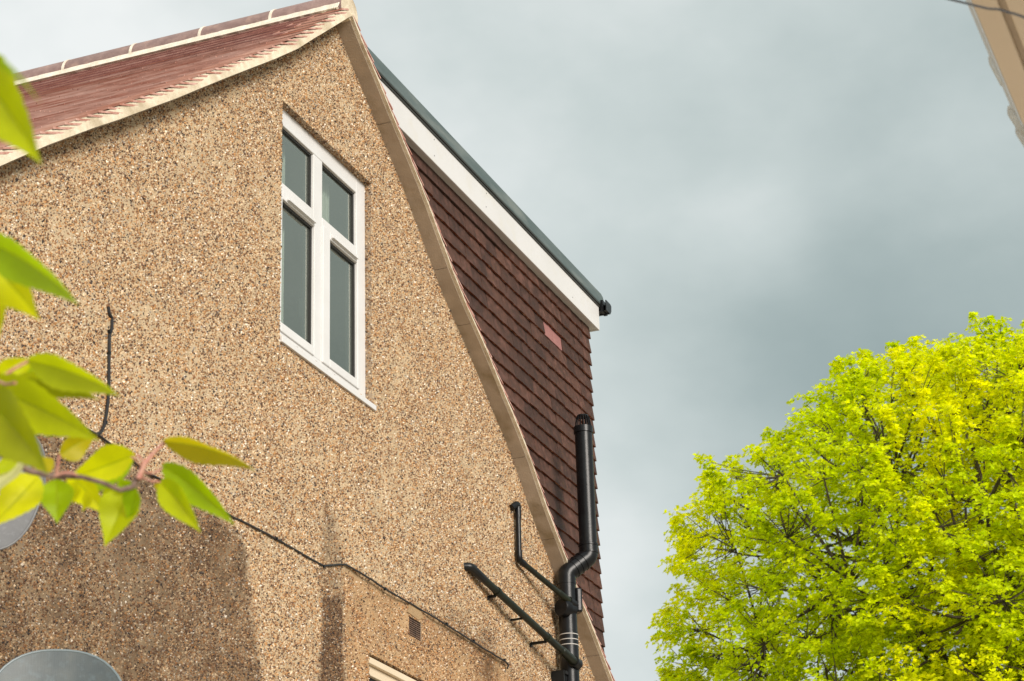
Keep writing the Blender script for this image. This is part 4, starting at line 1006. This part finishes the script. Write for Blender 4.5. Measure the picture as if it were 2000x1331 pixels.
# ------------------------------------------------------------------ cherry spray close to the camera
def cherry_mat():
    m = bpy.data.materials.new('cherry_leaf'); m.use_nodes = True; b = m.node_tree.nodes['Principled BSDF']; out = m.node_tree.nodes['Material Output']
    oi = N(m, 'ShaderNodeObjectInfo'); uv = N(m, 'ShaderNodeUVMap'); sep = N(m, 'ShaderNodeSeparateXYZ'); LK(m, uv.outputs[0], sep.inputs[0])
    def mm(op, a_, b_=None, clamp=False):
        n_ = N(m, 'ShaderNodeMath', operation=op, use_clamp=clamp)
        for i_, v_ in enumerate((a_, b_)):
            if v_ is None: continue
            if isinstance(v_, (int, float)): n_.inputs[i_].default_value = v_
            else: LK(m, v_, n_.inputs[i_])
        return n_.outputs[0]
    ac = mm('ABSOLUTE', mm('SUBTRACT', sep.outputs[0], 0.5))
    rib = mm('SUBTRACT', 1.0, mm('MULTIPLY', ac, 28.0), True)
    ph = mm('ADD', mm('MULTIPLY', sep.outputs[1], 62.0), mm('MULTIPLY', ac, -46.0)); vein = mm('POWER', mm('ABSOLUTE', mm('SINE', ph)), 14.0)
    vall = mm('ADD', mm('MULTIPLY', rib, 0.75), mm('MULTIPLY', vein, 0.42), True)
    n_ = N(m, 'ShaderNodeTexNoise'); n_.inputs['Scale'].default_value = 60; n_.inputs['Detail'].default_value = 6; g_ = N(m, 'ShaderNodeNewGeometry'); LK(m, g_.outputs['Position'], n_.inputs['Vector'])
    base = N(m, 'ShaderNodeMix', data_type='RGBA'); LK(m, n_.outputs['Fac'], base.inputs[0]); LK(m, oi.outputs['Color'], base.inputs[6])
    hs = N(m, 'ShaderNodeHueSaturation'); hs.inputs['Hue'].default_value = 0.502; hs.inputs['Value'].default_value = 0.76; LK(m, oi.outputs['Color'], hs.inputs['Color']); LK(m, hs.outputs[0], base.inputs[7])
    x_ = N(m, 'ShaderNodeMix', data_type='RGBA'); LK(m, vall, x_.inputs[0]); LK(m, base.outputs[2], x_.inputs[6]); x_.inputs[7].default_value = (0.26, 0.33, 0.008, 1)
    LK(m, x_.outputs[2], b.inputs['Base Color']); b.inputs['Roughness'].default_value = 0.38; b.inputs['Specular IOR Level'].default_value = 0.28
    tl = N(m, 'ShaderNodeBsdfTranslucent'); h2 = N(m, 'ShaderNodeHueSaturation'); h2.inputs['Hue'].default_value = 0.485; h2.inputs['Value'].default_value = 1.7; LK(m, x_.outputs[2], h2.inputs['Color']); LK(m, h2.outputs[0], tl.inputs[0])
    mxs = N(m, 'ShaderNodeMixShader'); mxs.inputs[0].default_value = 0.5; LK(m, b.outputs[0], mxs.inputs[1]); LK(m, tl.outputs[0], mxs.inputs[2]); LK(m, mxs.outputs[0], out.inputs[0])
    bp = N(m, 'ShaderNodeBump'); bp.inputs['Strength'].default_value = 0.4; bp.inputs['Distance'].default_value = 0.0015; LK(m, vall, bp.inputs['Height']); LK(m, bp.outputs[0], b.inputs['Normal'])
    return m
M_cherry = cherry_mat()
M_twig = noisy('cherry_twig', (0.10, 0.060, 0.045), (0.21, 0.14, 0.11), 60, 0.7, 0.3, 200)
M_pet = noisy('pink_leaf_stalk', (0.42, 0.15, 0.12), (0.50, 0.27, 0.20), 90, 0.6)
YG_ = (0.48, 0.57, 0.002); GG = (0.34, 0.52, 0.002); YY = (0.70, 0.73, 0.001); DG = (0.32, 0.37, 0.002); OL = (0.50, 0.44, 0.003)
def leaf(parent, b, t, wpx, d0, d1, roll, colr, fold=0.25, droop=0.13):
    fold += 0.22
    B_, T_ = dep(b[0], b[1], d0), dep(t[0], t[1], d1); ax_ = (T_-B_); L_ = ax_.length; ax_.normalize()
    view = ((B_+T_)/2-EYE).normalized(); side = ax_.cross(view).normalized(); nrm = side.cross(ax_).normalized()
    if nrm.dot(view) > 0: nrm = -nrm
    cr_, sr = math.cos(roll), math.sin(roll); s2_ = side*cr_+nrm*sr; n2 = nrm*cr_-side*sr
    Wd = wpx/FPX*(d0+d1)/2/max(0.35, abs(cr_)); K = 22; v = []; f = []; uvs = []
    for i in range(K+1):
        t_ = i/K; prof_ = (math.sin(math.pi*min(1, t_**0.74*1.0))**0.95)*(1-0.60*t_**2.2) if 0 < t_ < 1 else 0.0
        prof_ *= 1.12; ser = 1+0.035*(1 if i % 2 else -1)
        cpt = B_+ax_*(L_*t_)+n2*(-droop*L_*(4*t_*(1-t_)-1)*0.5-droop*L_*0.5)+Vector((0, 0, -0.02*L_*t_*t_))
        for j in range(5):
            s_ = (j-2)/2; hw = Wd/2*prof_*s_*(ser if abs(s_) == 1 else 1)
            wave = 0.05*Wd*math.sin(t_*11+s_*2)*abs(s_)
            v.append(cpt+s2_*hw+n2*(-(abs(s_)**1.3)*-fold*Wd*prof_*0.5+wave*prof_)); uvs.append((0.5+s_*0.5, t_))
    for i in range(K):
        for j in range(4): f.append((i*5+j, i*5+j+1, (i+1)*5+j+1, (i+1)*5+j))
    mb_ = MB().add(v, f); me = mb_.mesh('leaf', M_cherry, True); ul = me.uv_layers.new(name='UVMap')
    for lp in me.loops: ul.data[lp.index].uv = uvs[lp.vertex_index]
    o = link('leaf', me, parent); o.color = (*colr, 1); return o
def stalk(parent, pts, r_, m=M_pet, name='stalk'):
    P_ = [dep(*q_) for q_ in pts]; MB().tube(smooth_path(P_, 4, 0.01), r_, 8).build(name, m, parent, smooth=True)

LD = 2.9
ch = thing('cherry_branch', 'cherry branch with bright yellow-green leaves hanging in front of the lower left wall', 'branch', dep(-40, 870, LD))
def vtube(pts, rads, name, m, parent):
    P_ = [dep(*q_) for q_ in pts]; Q = []; R2 = []
    for i in range(len(P_)-1):
        for k_ in range(5):
            t_ = k_/5; Q.append(P_[i].lerp(P_[i+1], t_)); R2.append(rads[i]+(rads[i+1]-rads[i])*t_)
    Q.append(P_[-1]); R2.append(rads[-1]); MB().tube(Q, R2, 10).build(name, m, parent, smooth=True)
vtube([(-260, 800, 2.9), (-60, 868, 2.85), (20, 893, 2.85), (55, 920, 2.86), (100, 930, 2.88), (160, 932, 2.9), (200, 943, 2.92), (235, 958, 2.93), (258, 952, 2.94), (278, 920, 2.95)],
      [0.0062, 0.0050, 0.0046, 0.0040, 0.0035, 0.0031, 0.0031, 0.0033, 0.0036, 0.0034], 'twig', M_twig, ch)
vtube([(270, 936, 2.94), (283, 905, 2.95), (300, 885, 2.96), (322, 862, 2.97)], [0.0038, 0.0035, 0.0024, 0.0016], 'shoot', M_pet, ch)
stalk(ch, [(110, 930, 2.88), (113, 910, 2.88), (116, 888, 2.88)], 0.0018); stalk(ch, [(278, 912, 2.95), (266, 900, 2.93), (258, 893, 2.92)], 0.0017)
stalk(ch, [(283, 905, 2.95), (272, 893, 2.95), (266, 888, 2.95)], 0.0015); stalk(ch, [(276, 922, 2.95), (300, 926, 2.96), (322, 912, 2.97)], 0.0014); stalk(ch, [(274, 930, 2.95), (292, 940, 2.94), (314, 942, 2.94)], 0.0014)
stalk(ch, [(105, 931, 2.88), (130, 922, 2.88), (150, 928, 2.89)], 0.0018); stalk(ch, [(70, 925, 2.87), (60, 905, 2.86), (50, 895, 2.85)], 0.0018)
for args in [
    ((116, 889), (190, 848), 46, LD, LD+0.02, 0.35, OL, 0.3), ((110, 936), (112, 1022), 66, 2.93, 2.92, 0.1, GG, 0.2), ((76, 930), (-22, 1030), 74, 2.92, 2.86, 0.2, YY, 0.15),
    ((45, 902), (-40, 975), 26, 2.85, 2.78, 0.75, (0.62, 0.62, 0.32), 0.2), ((35, 898), (-40, 935), 24, 2.85, 2.80, 0.4, YG_, 0.2),  # first leaf whitened: glare painted into its colour
    ((264, 888), (128, 934), 64, 3.00, 3.02, 0.25, YY, 0.25), ((262, 893), (160, 972), 40, 3.06, 3.05, 0.55, GG, 0.25), ((136, 926), (206, 1004), 54, 3.00, 3.01, 0.3, YY, 0.2),
    ((40, 905), (-30, 930), 40, 3.00, 3.02, 0.5, YY, 0.2), ((212, 944), (250, 1012), 40, 3.06, 3.07, 0.6, YG_, 0.3), ((300, 950), (330, 948), 14, 3.02, 3.02, 0.3, OL, 0.2), ((96, 925), (60, 880), 34, 3.02, 3.04, 0.6, OL, 0.25),
    ((250, 958), (204, 1066), 74, 2.97, 2.93, 0.25, YG_, 0.35), ((266, 954), (248, 1020), 34, 2.94, 2.95, 0.5, GG, 0.25), ((236, 936), (262, 975), 30, 2.95, 2.97, 0.4, GG, 0.2),
    ((150, 940), (142, 985), 22, 2.95, 2.97, 0.3, YY, 0.2), ((178, 960), (160, 1000), 20, 2.95, 2.97, 0.3, YY, 0.2),
    ((318, 862), (502, 916), 40, 2.97, 2.86, 0.75, OL, 0.35), ((316, 908), (460, 1022), 52, 2.97, 2.85, 0.3, GG, 0.4), ((312, 940), (393, 1038), 50, 2.95, 2.86, 0.3, YG_, 0.45)]:
    leaf(ch, args[0], args[1], args[2], args[3], args[4], args[5], args[6], args[7])

UD = 2.55
ch2 = thing('cherry_branch', 'cherry branch with broad drooping leaves at the left edge beside the upright cable', 'branch', dep(-60, 730, UD))
vtube([(-300, 700, 2.6), (-90, 728, 2.56), (-20, 742, 2.55), (8, 738, 2.55)], [0.0052, 0.0042, 0.0032, 0.0026], 'twig', M_twig, ch2)
stalk(ch2, [(5, 738, 2.55), (25, 722, 2.56), (55, 706, 2.57)], 0.0020); stalk(ch2, [(5, 740, 2.55), (20, 740, 2.56), (34, 738, 2.57)], 0.0018)
stalk(ch2, [(-10, 742, 2.55), (12, 752, 2.52), (30, 748, 2.50)], 0.0018)
stalk(ch2, [(-20, 742, 2.55), (-24, 760, 2.54), (-20, 785, 2.53)], 0.0018)
for args in [((-12, 735), (78, 700), 46, 2.6, 2.62, 0.3, YY, 0.2), ((54, 704), (236, 770), 58, 2.57, 2.48, 0.45, YG_, 0.4), ((32, 737), (198, 779), 40, 2.60, 2.55, 0.7, DG, 0.3), ((20, 725), (85, 722), 30, 2.62, 2.64, 0.5, GG, 0.3),
             ((-34, 752), (196, 856), 96, 2.56, 2.46, 0.25, YG_, 0.3), ((-40, 770), (95, 922), 108, 2.52, 2.42, 0.4, DG, 0.35), ((-30, 765), (85, 832), 60, 2.60, 2.60, 0.2, YY, 0.2)]:
    leaf(ch2, *args[:2], args[2], args[3], args[4], args[5], args[6], args[7])
ch3 = thing('cherry_branch', 'strongly blurred cherry branch with drooping leaves at the upper left edge', 'branch', dep(-90, 470, 2.3))
vtube([(-320, 420, 2.35), (-120, 440, 2.3), (-50, 470, 2.28)], [0.0048, 0.0036, 0.0024], 'twig', M_twig, ch3)
stalk(ch3, [(-120, 440, 2.3), (-70, 200, 2.1), (-62, 60, 1.95), (-60, 80, 1.9)], 0.0018)
for args in [((-45, 462), (156, 592), 66, 2.3, 2.2, 0.55, GG, 0.35), ((-50, 480), (78, 622), 104, 2.32, 2.28, 0.2, YY, 0.25), ((-20, 520), (-6, 672), 62, 2.34, 2.30, 0.3, YY, 0.2),
             ((-80, 95), (82, 316), 125, 1.9, 1.85, 0.35, YG_, 0.35), ((-70, 70), (80, 200), 16, 1.55, 1.5, 1.1, GG, 0.2)]:
    leaf(ch3, *args[:2], args[2], args[3], args[4], args[5], args[6], args[7])
